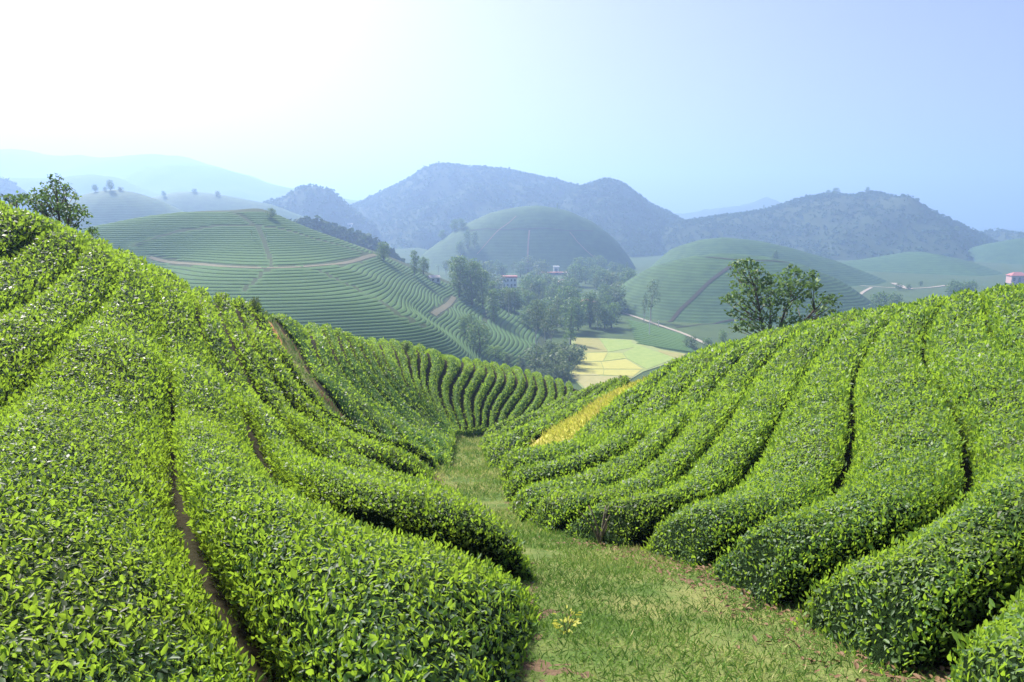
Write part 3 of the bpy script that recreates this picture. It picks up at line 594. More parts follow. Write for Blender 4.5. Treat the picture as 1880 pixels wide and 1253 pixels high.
for sil, Y in (([(1200,405),(1250,394),(1300,386),(1335,380),(1370,378),(1400,364),(1430,376),(1460,392),(1520,405)], 2900), ([(-150,300),(-50,280),(40,275),(100,286),(200,291),(280,283),(340,287),(380,302),(440,318),(500,338),(560,350),(640,366),(720,385)], 3000),
               ([(-150,345),(-40,332),(60,326),(130,328),(180,322),(215,326),(260,348),(320,380)], 1900), ([(180,340),(260,318),(300,305),(350,300),(400,308),(450,322),(500,340),(560,352),(650,375)], 2500), ([(560,395),(610,372),(650,371),(700,390)], 2600)):
    ridge('mountain', sil, Y, Y*.25, Y*.2, M['forest'], rough=Y*.006, dome=False, m=24)
# ---------------------------------------------------------------- paths and grass on the near slopes
def ground_mat(name, green, straw, soilc, s=3.0):
    n = NT(name); f = n.noise(s*4, 4, rough=.75); g = n.noise(s*.35, 3); e = n.attr('edge')
    c = n.mix(n.ramp(g, [(.38, (0, 0, 0)), (.62, (1, 1, 1))]), green, straw); c = n.mix(n.math('MULTIPLY', f, .5), c, tuple(x*.45 for x in green))
    sm = n.math('GREATER_THAN', n.math('ADD', e, n.math('MULTIPLY', n.math('SUBTRACT', n.noise(s*.9, 3), .5), 1.3)), .78)
    return n.done(n.bsdf(n.mix(sm, c, soilc), .95, .1, n.bump(f, .8, .04)))
M['path'] = ground_mat('grass_path', (.09, .15, .035), (.24, .25, .085), (.14, .095, .06))
M['strip'] = ground_mat('yellow_grass_ground', (.46, .47, .09), (.42, .40, .12), (.34, .3, .1), 1.2)
M['dry'] = ground_mat('dry_grass_ground', (.10, .15, .04), (.19, .19, .07), (.15, .10, .045), 1.2)
def between(name, A, B, mat, lift=.02, n=120, m=9, flat=0.0):
    A = smooth_line(A, n, 1); B = smooth_line(B, n, 1); t = np.linspace(0, 1, m)[None, :, None]; X = A[:, None]*(1-t)+B[:, None]*t
    V = np.dstack([X, top(X[..., 0], X[..., 1])-HEDGE+lift]); V[..., 2] += vnoise(V, 1.9, .025)
    e = np.abs(np.linspace(-1, 1, m))[None].repeat(n, 0)
    o = obj(name, mesh_np(name, V.reshape(-1, 3), grid_faces(n, m), mat, attrs={'edge': e.ravel()})); tag(o, kind='structure'); return V
_yy = np.linspace(-3, 46.5, 90)
pa = np.c_[np.interp(_yy, EL[:, 0], EL[:, 1])-.25, _yy]; pb = np.c_[np.interp(_yy, ER[:, 0], ER[:, 1])+.35, _yy]
PV_ = between('path', pa, pb, M['path'], .05, n=200, m=13)
SV_ = between('yellow_grass_strip', RIGHT3D[9][:-1], SIDE3D[0], M['strip'], .05)
OV_ = between('footpath', LEFT3D[8][1:-1], MID3D[0][1:-1], M['dry'], .06)
n_ = NT('grass'); t_ = n_.attr('tint'); c_ = n_.ramp(t_, [(0, (.08, .17, .03)), (.5, (.17, .30, .05)), (.8, (.38, .42, .12)), (1, (.54, .50, .23))]); M['grass'] = n_.done(n_.leafy(c_, c_, .35, .6, .2))
n_ = NT('yellow_grass'); t_ = n_.attr('tint'); c_ = n_.ramp(t_, [(0, (.34, .42, .08)), (.55, (.58, .58, .10)), (1, (.52, .47, .16))]); M['ygrass'] = n_.done(n_.leafy(c_, c_, .35, .7, .1))
def grass(name, V, mat, k, smin, px, label, cat, hmul=1.0, bias=0.0, tb=.35, rng=(0, 1), wid=.13):
    a, b, c, d = V[:-1, :-1], V[1:, :-1], V[1:, 1:], V[:-1, 1:]; ar = .5*np.linalg.norm(np.cross(c-a, d-b), axis=-1); m = (a+b+c+d)/4
    dist = np.linalg.norm(m, axis=-1); s = np.clip(px*dist, smin, .22); dens = k/(s*s)*(m[..., 1] > 1.0); u = np.linspace(0, 1, V.shape[1]-1)[None]; dens = dens*((u >= rng[0]) & (u <= rng[1]))
    bare = vnoise(m, 1.1, 1)+vnoise(m+3, 2.6, .5); dens = dens*np.clip(1.05-bare*.8-1.25*np.abs(u-.46)**1.6, .04, 1)
    e = ar*dens; cnt = np.floor(e+RNG.random(e.shape)).astype(int); idx = np.repeat(np.arange(cnt.size), cnt.ravel()); n = len(idx); i, j = np.unravel_index(idx, cnt.shape)
    r0, r1 = RNG.random((n, 1)), RNG.random((n, 1)); C = a[i, j]*(1-r0)*(1-r1)+b[i, j]*r0*(1-r1)+c[i, j]*r0*r1+d[i, j]*(1-r0)*r1
    S = s.ravel()[idx]*RNG.uniform(.6, 1.5, n)*hmul; D = RNG.normal(0, .55, (n, 3)); D[:, 2] = RNG.uniform(.35, 1.0, n); N = RNG.normal(0, 1, (n, 3)); N[:, 2] = .2
    N -= D*((N*D).sum(1)/(D*D).sum(1))[:, None]; N /= np.linalg.norm(N, axis=1, keepdims=True)
    tint = np.clip(tb+.22*RNG.normal(0, 1, n)+.22*vnoise(C+31, .7, 1)+bias*np.clip((C[:, 1]-6)/10, 0, 1), 0, 1)
    o = obj(name, leaf_mesh(name, C, N, D, S, S*wid, tint, mat, False)); tag(o, label, cat, kind='stuff')
grass('grass', PV_, M['grass'], 6.0, .055, .0075, 'short green and straw-coloured grass growing on the path', 'grass', bias=.25)
grass('yellow_grass', SV_, M['ygrass'], 4.0, .1, .006, 'yellow dry grass on the strip between right slope tea blocks', 'grass', 1.3, tb=.5, wid=.2)
grass('dry_grass', OV_, M['grass'], 2.2, .1, .0055, 'dry grass beside the orange footpath on the left slope', 'grass', 1.0, tb=.45, wid=.2)
M['orange'] = soil('orange_earth', (.38, .17, .07), (.50, .25, .11), (.42, .22, .10), 3)
op = [hit(u, v+1, 20, 45)[0] for u, v in [(491,568),(500,583),(510,600),(519,617),(528,634),(534,646)]]
strip('footpath', op, .13, M['orange'], lambda x, y: top(x, y)-HEDGE, .14, n=30)
# leaf litter and twigs on the bare soil under the right row ends
lt = RNG.random((900, 1)); ly = 3.2+6.0*RNG.random(900)**1.2; lx = np.interp(ly, ER[:, 0], ER[:, 1])+RNG.normal(-.05, .22, 900)
LC = np.c_[lx, ly, top(lx, ly)-HEDGE+.075]; LN = np.c_[RNG.normal(0, .3, (900, 2)), np.ones(900)]; LD = RNG.normal(0, 1, (900, 3)); LD[:, 2] *= .15; LN -= LD*((LN*LD).sum(1)/(LD*LD).sum(1))[:, None]; LN /= np.linalg.norm(LN, axis=1, keepdims=True); ls = RNG.uniform(.03, .07, 900)
tag(obj('leaf_litter', leaf_mesh('leaf_litter', LC, LN, LD, ls, ls*.45, lt[:, 0], M['litter'], True)), 'dry brown leaves littering the bare soil by the right rows', 'litter', kind='stuff')
lc = pt(1040, 1165, 4.2); rt = empty('weed', (lc[0], lc[1], top(lc[0], lc[1])-HEDGE+.05)); rt.scale = (.7, .7, .7); tag(rt, 'small weed with yellow-green leaves on the grass path', 'weed')
g = Geo()
for k in range(6):
    a = k*1.05; g.tube([(0, 0, 0), (.04*math.cos(a), .04*math.sin(a), .09), (.09*math.cos(a), .09*math.sin(a), .17+.02*(k % 3))], [.004, .003, .002], 5)
obj('stem', g.mesh('stem', M['stem']), rt)
nn_ = 46; wa = RNG.uniform(0, 6.28, nn_); wc = np.c_[np.cos(wa)*.09, np.sin(wa)*.09, RNG.uniform(.06, .2, nn_)]*RNG.uniform(.5, 1.2, (nn_, 1)); wd = np.c_[np.cos(wa), np.sin(wa), RNG.uniform(-.1, .5, nn_)]; wnn = np.c_[-wd[:, 0]*wd[:, 2], -wd[:, 1]*wd[:, 2], np.ones(nn_)]
M['weed'] = NT('weed_leaf'); M['weed'] = M['weed'].done(M['weed'].leafy((.38, .40, .04), (.5, .5, .05), .3, .5, .3))
obj('leaves', leaf_mesh('leaves', wc, wnn, wd, RNG.uniform(.04, .075, nn_), RNG.uniform(.018, .03, nn_), wa, M['weed'], True), rt)
# bare forked stems at row ends
def stems(root, x, y, h=.55, n=5, spread=.3):
    b = np.array([x, y, 0.0]); b[2] = top(b[0], b[1])-HEDGE-.03; o = np.array(root.location)
    for k in range(n):
        a = random.uniform(0, 6.28); q = Geo(); dx, dy = math.cos(a)*spread, math.sin(a)*spread*.5
        P = [(b[0]+dx*t*t+random.uniform(-.01, .01)-o[0], b[1]+dy*t*t-o[1], b[2]+h*t-o[2]) for t in (0, .15, .35, .6, .85, 1.05)]
        q.tube(P, [.02, .017, .015, .012, .009, .006], 6); obj('stem', q.mesh('stem', M['stem'], True), root)
rows_r = [o for o in bpy.data.objects if o.get('group') == 'tea rows on the right slope']
stems(rows_r[4], 1.22, 8.78, .56, 7, .3)
# ---------------------------------------------------------------- trees
def tree_mat(name, d, m, b):
    n = NT(name); t = n.attr('tint'); c = n.ramp(t, [(0, d), (.5, m), (1, b)]); return n.done(n.leafy(c, n.mix(.6, c, tuple(min(1, x*1.8) for x in b)), .32, .55, .3))
M['tl'] = tree_mat('tree_leaves', (.028, .065, .02), (.07, .14, .03), (.14, .24, .048))
M['tl2'] = tree_mat('tree_leaves_pale', (.03, .06, .02), (.07, .12, .033), (.13, .19, .05))
M['tl3'] = tree_mat('tree_leaves_bright', (.05, .10, .02), (.11, .20, .03), (.2, .32, .05))
def crown_mesh(cl, size, dens, mat):
    """cl: clumps (x, y, z, rx, ry, rz); leaf faces spread through each clump, thicker towards its outside"""
    Cs, Ns, Ts = [], [], []
    for (x, y, z, rx, ry, rz) in cl:
        n = max(6, int(2.2*dens*(rx*ry+rx*rz+ry*rz)/3/size**2)); d = RNG.normal(0, 1, (n, 3)); d /= np.linalg.norm(d, axis=1, keepdims=True); r = RNG.uniform(.25, 1.08, (n, 1))**.6
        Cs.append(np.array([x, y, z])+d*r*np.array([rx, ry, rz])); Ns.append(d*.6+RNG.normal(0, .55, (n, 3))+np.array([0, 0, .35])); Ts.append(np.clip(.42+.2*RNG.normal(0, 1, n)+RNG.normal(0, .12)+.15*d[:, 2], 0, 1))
    C = np.concatenate(Cs); N = np.concatenate(Ns); N /= np.linalg.norm(N, axis=1, keepdims=True); R = RNG.normal(0, 1, C.shape); D = R-N*(R*N).sum(1, keepdims=True); S = size*RNG.uniform(.7, 1.4, len(C))
    return leaf_mesh('crown', C, N, D, S, S*.55, np.concatenate(Ts), mat, False)
def trunk_mesh(cl, h, r, bark, fork=.35, lean=0.0, nb=None, n=7):
    g = Geo(); top_ = np.array([lean*h, 0, h*.9]); P = [np.array([lean*h*t+.05*h*math.sin(5*t)*.35, .02*h*math.sin(4*t+1), h*.9*t]) for t in (0, .12, .3, .5, .7, .85, 1)]
    P[0][2] = -.12*h-.3; g.tube(P, [r*1.25, r, r*.85, r*.65, r*.45, r*.3, r*.16], n)
    for c in (cl if nb is None else random.sample(cl, min(nb, len(cl)))):
        c = np.array(c[:3]); t = min(.8, max(fork*.7, c[2]/h-.28-.15*random.random())); s = np.array([lean*h*t+.05*h*math.sin(5*t)*.35, .02*h*math.sin(4*t+1), h*.9*t]); mid = (s+c)/2+np.array([0, 0, -.04*h])
        g.tube([s, (s*2+mid)/3, mid, (mid+c*2)/3, c], [r*.42*(1-t*.6), r*.34*(1-t*.6), r*.26*(1-t*.5), r*.17, r*.07], 5)
    return g.mesh('trunk', bark, True)
def clumps(n, h, lo, w, shape='round', rs=.22):
    out = []
    for k in range(n):
        t = (k+.5)/n; z = h*(lo+(1-lo)*t*.95)
        prof = {'round': math.sin(math.pi*min(.97, t*.8+.12))**.7, 'tall': math.sin(math.pi*min(.96, t*.85+.1))**.5, 'cone': 1.02-t, 'top': math.sin(math.pi*(.15+.8*t))**.8, 'wide': (1-.35*t)}[shape]
        a = k*2.4+random.uniform(-.5, .5); q = w*prof*random.uniform(.35, .8); r = h*rs*random.uniform(.7, 1.2)*(.55+.45*prof)
        out.append((q*math.cos(a), q*math.sin(a), z, r, r, r*.72))
    return out
KINDS = {}
def kind(name, h, cl, r, mat, bark, size, dens, fork=.3, nb=6, lean=0.0): KINDS.setdefault(name, []).append((h, trunk_mesh(cl, h, r, bark, fork, lean, nb), crown_mesh(cl, size, dens, mat)))
for v_ in range(3):
    kind('round', 8, clumps(18, 8, .15, 3.2, 'round', .19), .22, M['tl'], M['bark'], .5, 5.5)
    kind('tall', 15, clumps(28, 15, .13, 3.2, 'tall', .115), .28, M['tl'], M['bark'], .6, 5)
    kind('euca', 16, clumps(15, 16, .45, 2.8, 'top', .11), .2, M['tl2'], M['palebark'], .6, 4.5, .4)
    kind('shrub', 4, clumps(14, 4, .08, 2.2, 'wide', .24), .12, M['tl2'], M['bark'], .4, 5.5, .1)
for v_ in range(2):
    kind('cone', 15, clumps(20, 15, .12, 3.0, 'cone', .11), .22, M['tl'], M['bark'], .6, 5.5)
    kind('airy', 14, clumps(16, 14, .35, 2.6, 'tall', .10), .2, M['tl2'], M['palebark'], .6, 3.6)
kind('bright', 4, clumps(16, 4, .08, 2.3, 'wide', .25), .1, M['tl3'], M['bark'], .35, 6, .1)
kind('bamboo', 9, clumps(16, 9, .2, 2.2, 'tall', .16), .12, M['tl3'], M['bark'], .5, 5)
def palm():
    g = Geo(); g.tube([(0, 0, -.5), (.1, 0, 2.5), (.05, .1, 5), (.1, .1, 6.3)], [.16, .13, .11, .1], 6); C, N, D, S = [], [], [], []
    for k in range(13):
        a = k*.49+random.uniform(-.2, .2); e = random.uniform(-.1, .8); p = np.array([.1, .1, 6.3])
        for s in range(5):
            d = np.array([math.cos(a)*math.cos(e), math.sin(a)*math.cos(e), math.sin(e)]); C.append(p.copy()); D.append(d); N.append(np.array([-math.sin(e)*math.cos(a), -math.sin(e)*math.sin(a), math.cos(e)])); S.append(.75); p = p+d*.5; e -= .32
    return 7, g.mesh('trunk', M['bark'], True), leaf_mesh('crown', np.array(C), np.array(N), np.array(D), np.array(S), np.full(len(S), .5), RNG.uniform(.2, .7, len(S)), M['tl'], False)
KINDS['palm'] = [palm()]
NAMES = {'round': 'broadleaf_tree', 'tall': 'tall_tree', 'euca': 'pale_trunk_tree', 'shrub': 'shrub', 'cone': 'conical_tree', 'airy': 'slender_tree', 'bright': 'bush', 'bamboo': 'bamboo_clump', 'palm': 'palm_tree'}
def plant(P, hm, kd, label, group=None, rot=None, wid=1.0, cat='tree'):
    h, tm, cm = random.choice(KINDS[kd]); s = hm/h; o = empty(NAMES[kd], (float(P[0]), float(P[1]), float(P[2]))); o.scale = (s*wid, s*wid, s); o.rotation_euler.z = random.uniform(0, 6.28) if rot is None else rot
    obj('trunk', tm, o); obj('crown', cm, o); return tag(o, label, cat, group)
def far_z(x, y):
    z = np.full(np.shape(x), FLOOR-.25); x = np.asarray(x, float); y = np.asarray(y, float); m = (x > -330) & (x < 66) & (y > 125) & (y < 556); return np.where(m, np.maximum(z, hill_grid(x, y)), z)
def cast(zf, u, v, y0=135, y1=1200, st=1.0):
    yy = np.arange(y0, y1, st); a, b = ratio(u, v); f = zf(a*yy, yy)-b*yy; k = np.nonzero(f >= 0)[0]; y = yy[k[0]] if len(k) else yy[np.argmax(f/yy)]
    return np.array([a*y, y, float(zf(np.array(a*y), np.array(y)))])
def ridge_z(V):
    xs = V[:, 0, 0]
    def f(x, y):
        x = np.asarray(x, float); y = np.asarray(y, float); q = np.clip(np.searchsorted(xs, x)-1, 0, len(xs)-2); xx, yy_, qq = x.ravel(), y.ravel(), q.ravel(); out = np.full(xx.shape, FLOOR-.25)
        for k in range(len(xx)):
            if xs[0] < xx[k] < xs[-1]:
                w = (xx[k]-xs[qq[k]])/(xs[qq[k]+1]-xs[qq[k]]); out[k] = max(FLOOR-.25, (1-w)*np.interp(yy_[k], V[qq[k], :, 1], V[qq[k], :, 2], -99, -99)+w*np.interp(yy_[k], V[qq[k]+1, :, 1], V[qq[k]+1, :, 2], -99, -99))
        return out.reshape(x.shape)
    return f
def spot(u, vb, hpx, kd, label, group=None, zf=far_z, wid=1.0, y0=135, y1=1200, cat='tree'):
    P = cast(zf, u, vb, y0, y1); dep = P[1]*CP-P[2]*SP; return plant(P, hpx*dep/FPX, kd, label, group, None, wid, cat)
W1 = 'trees of the valley wood'
singles = [(880,648,58,'round','dense round dark green tree standing at the foot of the domed hill',1.1),(910,660,24,'bright','bright yellow-green rounded bush beside the dense round tree',1.5),(853,618,36,'round','small hazy tree behind the dense round tree',1),(866,606,30,'round','blue-green tree on the hill foot above the dense round tree',1),
 (762,508,48,'tall','tall tree beside the white shed, left of the valley wood',1),(778,505,32,'round','round tree right of the tall tree near the white shed',1),(705,480,36,'round','broad tree just behind the right shoulder of the domed hill',1.1),
 (805,505,19,'palm','left of two palm trees above the white shed',1),(819,506,20,'palm','right of two palm trees above the white shed',1),(893,540,36,'bamboo','yellow-green bamboo clump left of the red-roofed house',1),
 (985,640,92,'euca','tallest pale-trunked tree at the front edge of the wood',1),(1012,645,85,'euca','pale-trunked tree right of the tallest one at the wood edge',1.1),(1000,637,70,'euca','leaning pale-trunked tree between two taller ones',1),(1048,634,78,'cone','dark conical tree at the right front of the wood',1),
 (1095,606,58,'euca','bare-stemmed pale tree left of the dirt road',1),(1150,528,48,'cone','dark conical tree at the foot of the cone-shaped hill',.9),(1196,592,78,'airy','slender tall tree beside the dirt road',1.0),(1183,592,52,'airy','shorter slender tree beside the dirt road pole',.8),
 (1268,640,22,'shrub','shrub below the dirt road at the rice field corner',1.3),(1300,650,28,'round','small tree below the dirt road near the right slope',1.2),(1326,640,34,'bamboo','pale yellowish tree in the valley left of the big tree',1),
 (1612,585,50,'round','hazy tree just behind the right slope crest',1),(1640,583,44,'round','second hazy tree just behind the right slope crest',1),(1752,556,40,'round','hazy spreading tree beyond the right slope crest, left one',1.3),(1776,552,36,'round','hazy spreading tree beyond the right slope crest, right one',1.2),
 (1650,533,13,'round','tiny round tree by the far pale road',1.3),(1668,532,10,'round','tiny low tree right of the far pale road',1.3),(1690,525,9,'round','tiny tree in the far hazy field',1.3)]
for u, v, h, k, lab, w in singles: spot(u, v, h, k, lab, None, far_z, w)
for i_, (u, v, h, w) in enumerate(sorted([(990,694,42,1.3),(1020,690,44,1.4),(1045,678,42,1.3),(1060,668,34,1.2),(960,680,26,1.2),(935,672,22,1.2),(985,668,34,1.3),(1030,664,36,1.3),(1010,652,24,1.3),(1000,706,30,1.3),(1033,700,30,1.2)])):
    spot(u, v, h, 'shrub', f'leafy blue-green thicket shrub beside the rice field, {ordinal(i_+1)} from the left', 'thicket between hill foot and rice field', far_z, w, cat='shrub')
random.seed(21)
wood = [(845,548,78,'tall'),(865,560,84,'tall'),(885,566,72,'tall'),(835,534,62,'tall'),(855,530,60,'tall'),(905,592,62,'tall'),(875,540,58,'tall')]
for v0, v1, u0, u1, n in ((500,514,815,1150,22),(516,532,860,1160,20),(534,552,880,1165,18),(552,572,900,1150,17),(574,592,925,1140,14),(594,614,960,1130,11)):
    for k in range(n):
        u = u0+(u1-u0)*(k+random.uniform(.1, .9))/n; v = random.uniform(v0, v1); h = random.uniform(30, 52)*(v-400)/150
        if 912 < u < 960 and 512 < v < 575: h = min(h, max(8, v-529))
        if 1008 < u < 1042 and 495 < v < 540: h = min(h, max(6, v-508))
        if 1060 < u < 1100 and 545 < v < 600: h = min(h, max(8, v-560))
        wood.append((u, v, max(9, min(h, 70)), random.choice(('round', 'round', 'tall', 'euca', 'round', 'shrub') if h < 48 else ('tall', 'round', 'tall', 'euca'))))
def wood_label(u, v, h, k):
    what = {'round': 'round leafy tree', 'tall': 'tall dark tree', 'euca': 'pale-trunked tree', 'shrub': 'low bushy tree'}[k]
    what = ('small ' if h < 30 else 'large ' if h > 52 else '')+what
    if v < 515: where = 'at the back of the wood '+('near the palms' if u < 880 else 'behind the red-roofed house' if u < 960 else 'near the white doorway building' if u < 1060 else 'under the cone-shaped hill')
    elif v < 552: where = 'in mid wood '+('by the two pale poles' if u < 905 else 'around the red-roofed house' if u < 975 else 'below the pinkish hut' if u < 1060 else 'towards the right conical tree')
    elif v < 592: where = 'in the lower wood '+('against the domed hill' if u < 950 else 'behind the tallest pale trunk' if u < 1040 else 'beside the low red roof' if u < 1100 else 'near the dirt road end')
    else: where = 'at the wood front edge '+('left of the tallest pale trunk' if u < 985 else 'between pale trunks and conical tree' if u < 1050 else 'right of the conical tree')
    return what+' '+where
labs = [wood_label(*w) for w in wood]
for w, lab in zip(wood, labs):
    same = sorted(x[0] for x, l in zip(wood, labs) if l == lab)
    if len(same) > 1:
        k = same.index(w[0])+1; lab = lab+f', {ordinal(k)} from left'
        if len(lab.split()) > 16: lab = lab.replace('leafy ', '').replace('at the back of the wood', 'at the wood back').replace('at the wood front edge', 'at the wood front')
        if len(lab.split()) > 16: lab = lab.replace('between pale trunks and conical tree', 'left of the conical tree').replace('pale ', '')
    spot(*w, lab, W1, far_z, 1.15)
for i_, (u, v, h) in enumerate(sorted([(640,470,14),(660,462,15),(690,470,20),(720,476,22),(735,470,16),(745,482,20),(780,488,20),(800,486,16),(715,462,14),(675,478,16),(830,495,24),(812,430,18),(835,425,22),(848,422,20)])):
    spot(u, v, h, 'round', f'faint bluish tree in the mist behind the domed hill, {ordinal(i_+1)} from the left', 'misty trees behind the domed hill', ridge_z(H2V) if v < 440 else far_z, 1.1, 500, 1400)
for zf_, y0, y1, L in ((far_z, 300, 420, [(498,402,20,'round','lone round tree on top of the domed tea hill',1.25),(491,470,14,'airy','small sapling by the ditch on the domed tea hill',1),(466,490,18,'airy','thin bare sapling beside the hill track',.6)]),
    (ridge_z(J1V), 600, 760, [(175,353,14,'round','left small round tree on the misty hill top',1.1),(203,351,20,'round','taller tree on the misty hill top',1.0),(193,352,8,'shrub','tiny shrub between two trees on the misty hill top',1),(222,351,7,'shrub','low wide shrub on the misty hill top',1.8)]),
    (ridge_z(J2V), 780, 980, [(301,362,11,'round','faint tree on the second misty hill, leftmost',1.1),(358,355,8,'shrub','faint shrub on the second misty hill',1.3),(399,360,9,'shrub','faint shrub at the right of the second misty hill',1.3)]),
    (ridge_z(H2V), 700, 900, [(1023,384,12,'cone','small conical tree on top of the cone-shaped hill',.9),(858,458,34,'tall','dark tall tree on the left flank of the cone-shaped hill',1),(872,456,30,'tall','second dark tree on the left flank of the cone-shaped hill',1),(845,470,26,'round','low dark tree on the left flank of the cone-shaped hill',1)]),
    (ridge_z(H4V), 560, 720, [(1423,478,17,'round','small bare-looking tree on the hill behind the big tree',1)]),
    (ridge_z(M2V), 1000, 1300, [(1521,360,11,'round','skyline tree on the right mountain, leftmost of the summit',1.3),(1534,358,13,'round','broad skyline tree on the right mountain summit',1.5),(1592,357,13,'round','lone skyline tree at the right mountain peak',1),(1402,388,12,'airy','thin skyline tree on the right mountain shoulder',.9),(1756,426,11,'round','skyline tree low on the right mountain slope',1.2)]),
    (ridge_z(H6V), 820, 1010, [(1871,440,13,'airy','lone palm-like tree on the far right hill',1)])):
    for u, v, h, k, lab, w in L: spot(u, v, h, k, lab, None, zf_, w, y0, y1)
# the two trees behind the near crests, built clump by clump
def hero(name, base, cl_px, Y, depth, label, size, dens, mat, r, forks):
    b = np.array(base); root = empty(name, tuple(b)); tag(root, label, 'tree'); cl = []
    for (u, v, ru, rv) in cl_px:
        dy = random.uniform(-depth, depth); p = pt(u, v, Y+dy); k = (Y*CP+.12*Y)/FPX; cl.append((p[0]-b[0], p[1]-b[1], p[2]-b[2], ru*k*1.12, max(ru, rv)*k, rv*k*1.15))
    tr = None
    for (fx, fz, grp) in forks:                       # main stems, then a branch to each clump
        g = Geo(); tip = pt(fx, fz, Y)-b; g.tube([(0, 0, -1.2), tip*.12+np.array([0, 0, .1]), tip*.45+np.array([0, 0, -.1]), tip*.75, tip], [r, r*.85, r*.6, r*.4, r*.2], 8)
        if tr is None: tr = obj('trunk', g.mesh('trunk', M['bark'], True), root)
        else: obj('limb', g.mesh('limb', M['bark'], True), tr)
    for c in cl:
        c3 = np.array(c[:3]); best = min(forks, key=lambda f: abs((pt(f[0], f[1], Y)-b)[0]-c3[0])); tip = pt(best[0], best[1], Y)-b; t = min(.95, max(.25, c3[2]/max(tip[2], .1)-.3)); s = tip*t
        obj('branch', Geo().tube([s, s*.6+c3*.4+np.array([0, 0, -.12]), c3], [r*.3, r*.2, r*.06], 5).mesh('branch', M['bark'], True), tr)
    obj('crown', crown_mesh(cl, size, dens, mat), root); return root
def zp(ox, oy, s, L): return [(ox+x/s, oy+y/s, a/s, b/s) for x, y, a, b in L]
big = zp(1280, 450, 6.267, [(470,235,95,50),(560,215,90,50),(660,235,80,50),(700,300,70,45),(600,310,90,40),(470,310,80,30),(400,320,40,22),(560,390,90,45),(640,420,110,45),(480,440,80,40),(780,340,60,45),(850,390,80,45),(760,450,110,50),(1090,285,90,50),(1130,330,80,45),(1020,350,70,40),(1280,340,80,35),(1330,330,50,25),(1200,400,100,45),(960,430,100,50),(1080,450,110,50),(1250,470,100,50),(1350,460,70,45),
 (560,520,120,45),(700,530,110,50),(880,530,110,50),(1010,560,100,50),(1160,570,110,50),(1290,570,80,40),(420,570,90,30),(340,600,60,25),(300,640,45,28),(420,640,90,30),(560,630,100,40),(700,650,100,45),(850,660,100,45),(1000,660,90,40),(520,720,90,35),(660,730,80,40),(1150,680,80,40),(900,760,70,40),(1040,760,80,40),(400,780,60,28),(470,810,80,28),(600,820,90,35),(740,830,80,38),(870,850,60,40),(1000,850,70,40),(1130,840,80,40),
 (430,930,60,25),(420,970,50,22),(560,900,90,35),(520,970,70,22),(690,920,80,35),(640,980,60,20),(800,960,60,30),(960,930,60,35),(1080,910,70,30),(1250,850,60,25),(1330,850,50,22),(1480,580,60,40),(1560,610,70,40),(1600,680,50,35),(1480,660,80,40),(1400,640,60,35),(1380,720,70,35),(1500,750,80,35),(1420,800,60,25),(1560,760,40,22),(1300,740,60,28)])
bp = pt(1415, 622, 46); bp[2] = min(bp[2], float(top(bp[0], bp[1]))-HEDGE); hero('spreading_tree', bp, big, 46, 2.2, 'large spreading dark green tree standing just behind the right slope crest', .26, 6.5, M['tl'], .15, [(1385,520,0),(1455,530,0),(1415,560,0),(1500,565,0)])
lft = zp(0, 300, 7.833, [(720,200,40,35),(740,270,50,40),(840,220,50,45),(830,300,60,45),(790,350,60,40),(880,370,60,35),(970,340,60,40),(1000,380,40,25),(650,330,50,40),(640,400,60,35),(560,410,50,25),(480,400,35,22),(700,440,90,45),(820,430,60,40),(900,440,50,35),(1020,470,90,40),(1080,440,40,25),(1100,490,40,25),(560,490,80,40),(480,510,60,35),(640,520,90,50),(760,520,90,45),(880,540,80,40),(400,470,60,35),(340,490,60,40),(400,540,70,35),
 (560,610,90,50),(660,620,90,50),(780,620,90,45),(900,620,90,45),(1000,640,80,45),(1090,620,60,40),(1150,660,70,40),(1200,720,60,30),(1260,740,45,25),(1080,720,90,45),(950,720,90,45),(830,700,80,40),(640,700,80,40),(540,660,60,30),(900,790,70,35),(1020,790,80,35),(1130,800,70,25),(980,850,60,30),(1080,880,50,25),(1140,910,35,28),(650,750,40,25),(720,730,50,25)])
b2 = pt(112, 440, 27); b2[2] = min(b2[2], float(top(b2[0], b2[1]))-HEDGE); hero('leafy_tree', b2, lft, 27, 1.6, 'airy dark leafed tree on the upper left crest', .125, 7, M['tl'], .085, [(102,335,0),(130,380,0),(75,370,0)])
sh1 = zp(0, 300, 7.833, [(150,460,45,45),(200,510,60,40),(260,490,50,50),(300,540,60,40),(100,500,60,30),(40,490,50,28),(230,560,60,35),(140,540,60,35),(-60,480,60,35),(330,590,50,30)])
b3 = pt(25, 400, 28); b3[2] = min(b3[2], float(top(b3[0], b3[1]))-HEDGE); hero('shrub', b3, sh1, 28, 1.4, 'low dark shrubs left of the airy crest tree', .15, 5.5, M['tl'], .06, [(30,365,0),(15,362,0)])
sh2 = zp(0, 300, 7.833, [(1330,930,40,40),(1350,980,40,40),(1300,960,40,30),(1270,865,14,12),(1380,1030,25,22),(1250,960,30,20)])
b4 = pt(170, 446, 28); b4[2] = min(b4[2], float(top(b4[0], b4[1]))-HEDGE); hero('shrub', b4, sh2, 28, .8, 'small dark shrub right of the airy crest tree', .13, 5.5, M['tl'], .04, [(170,425,0)])
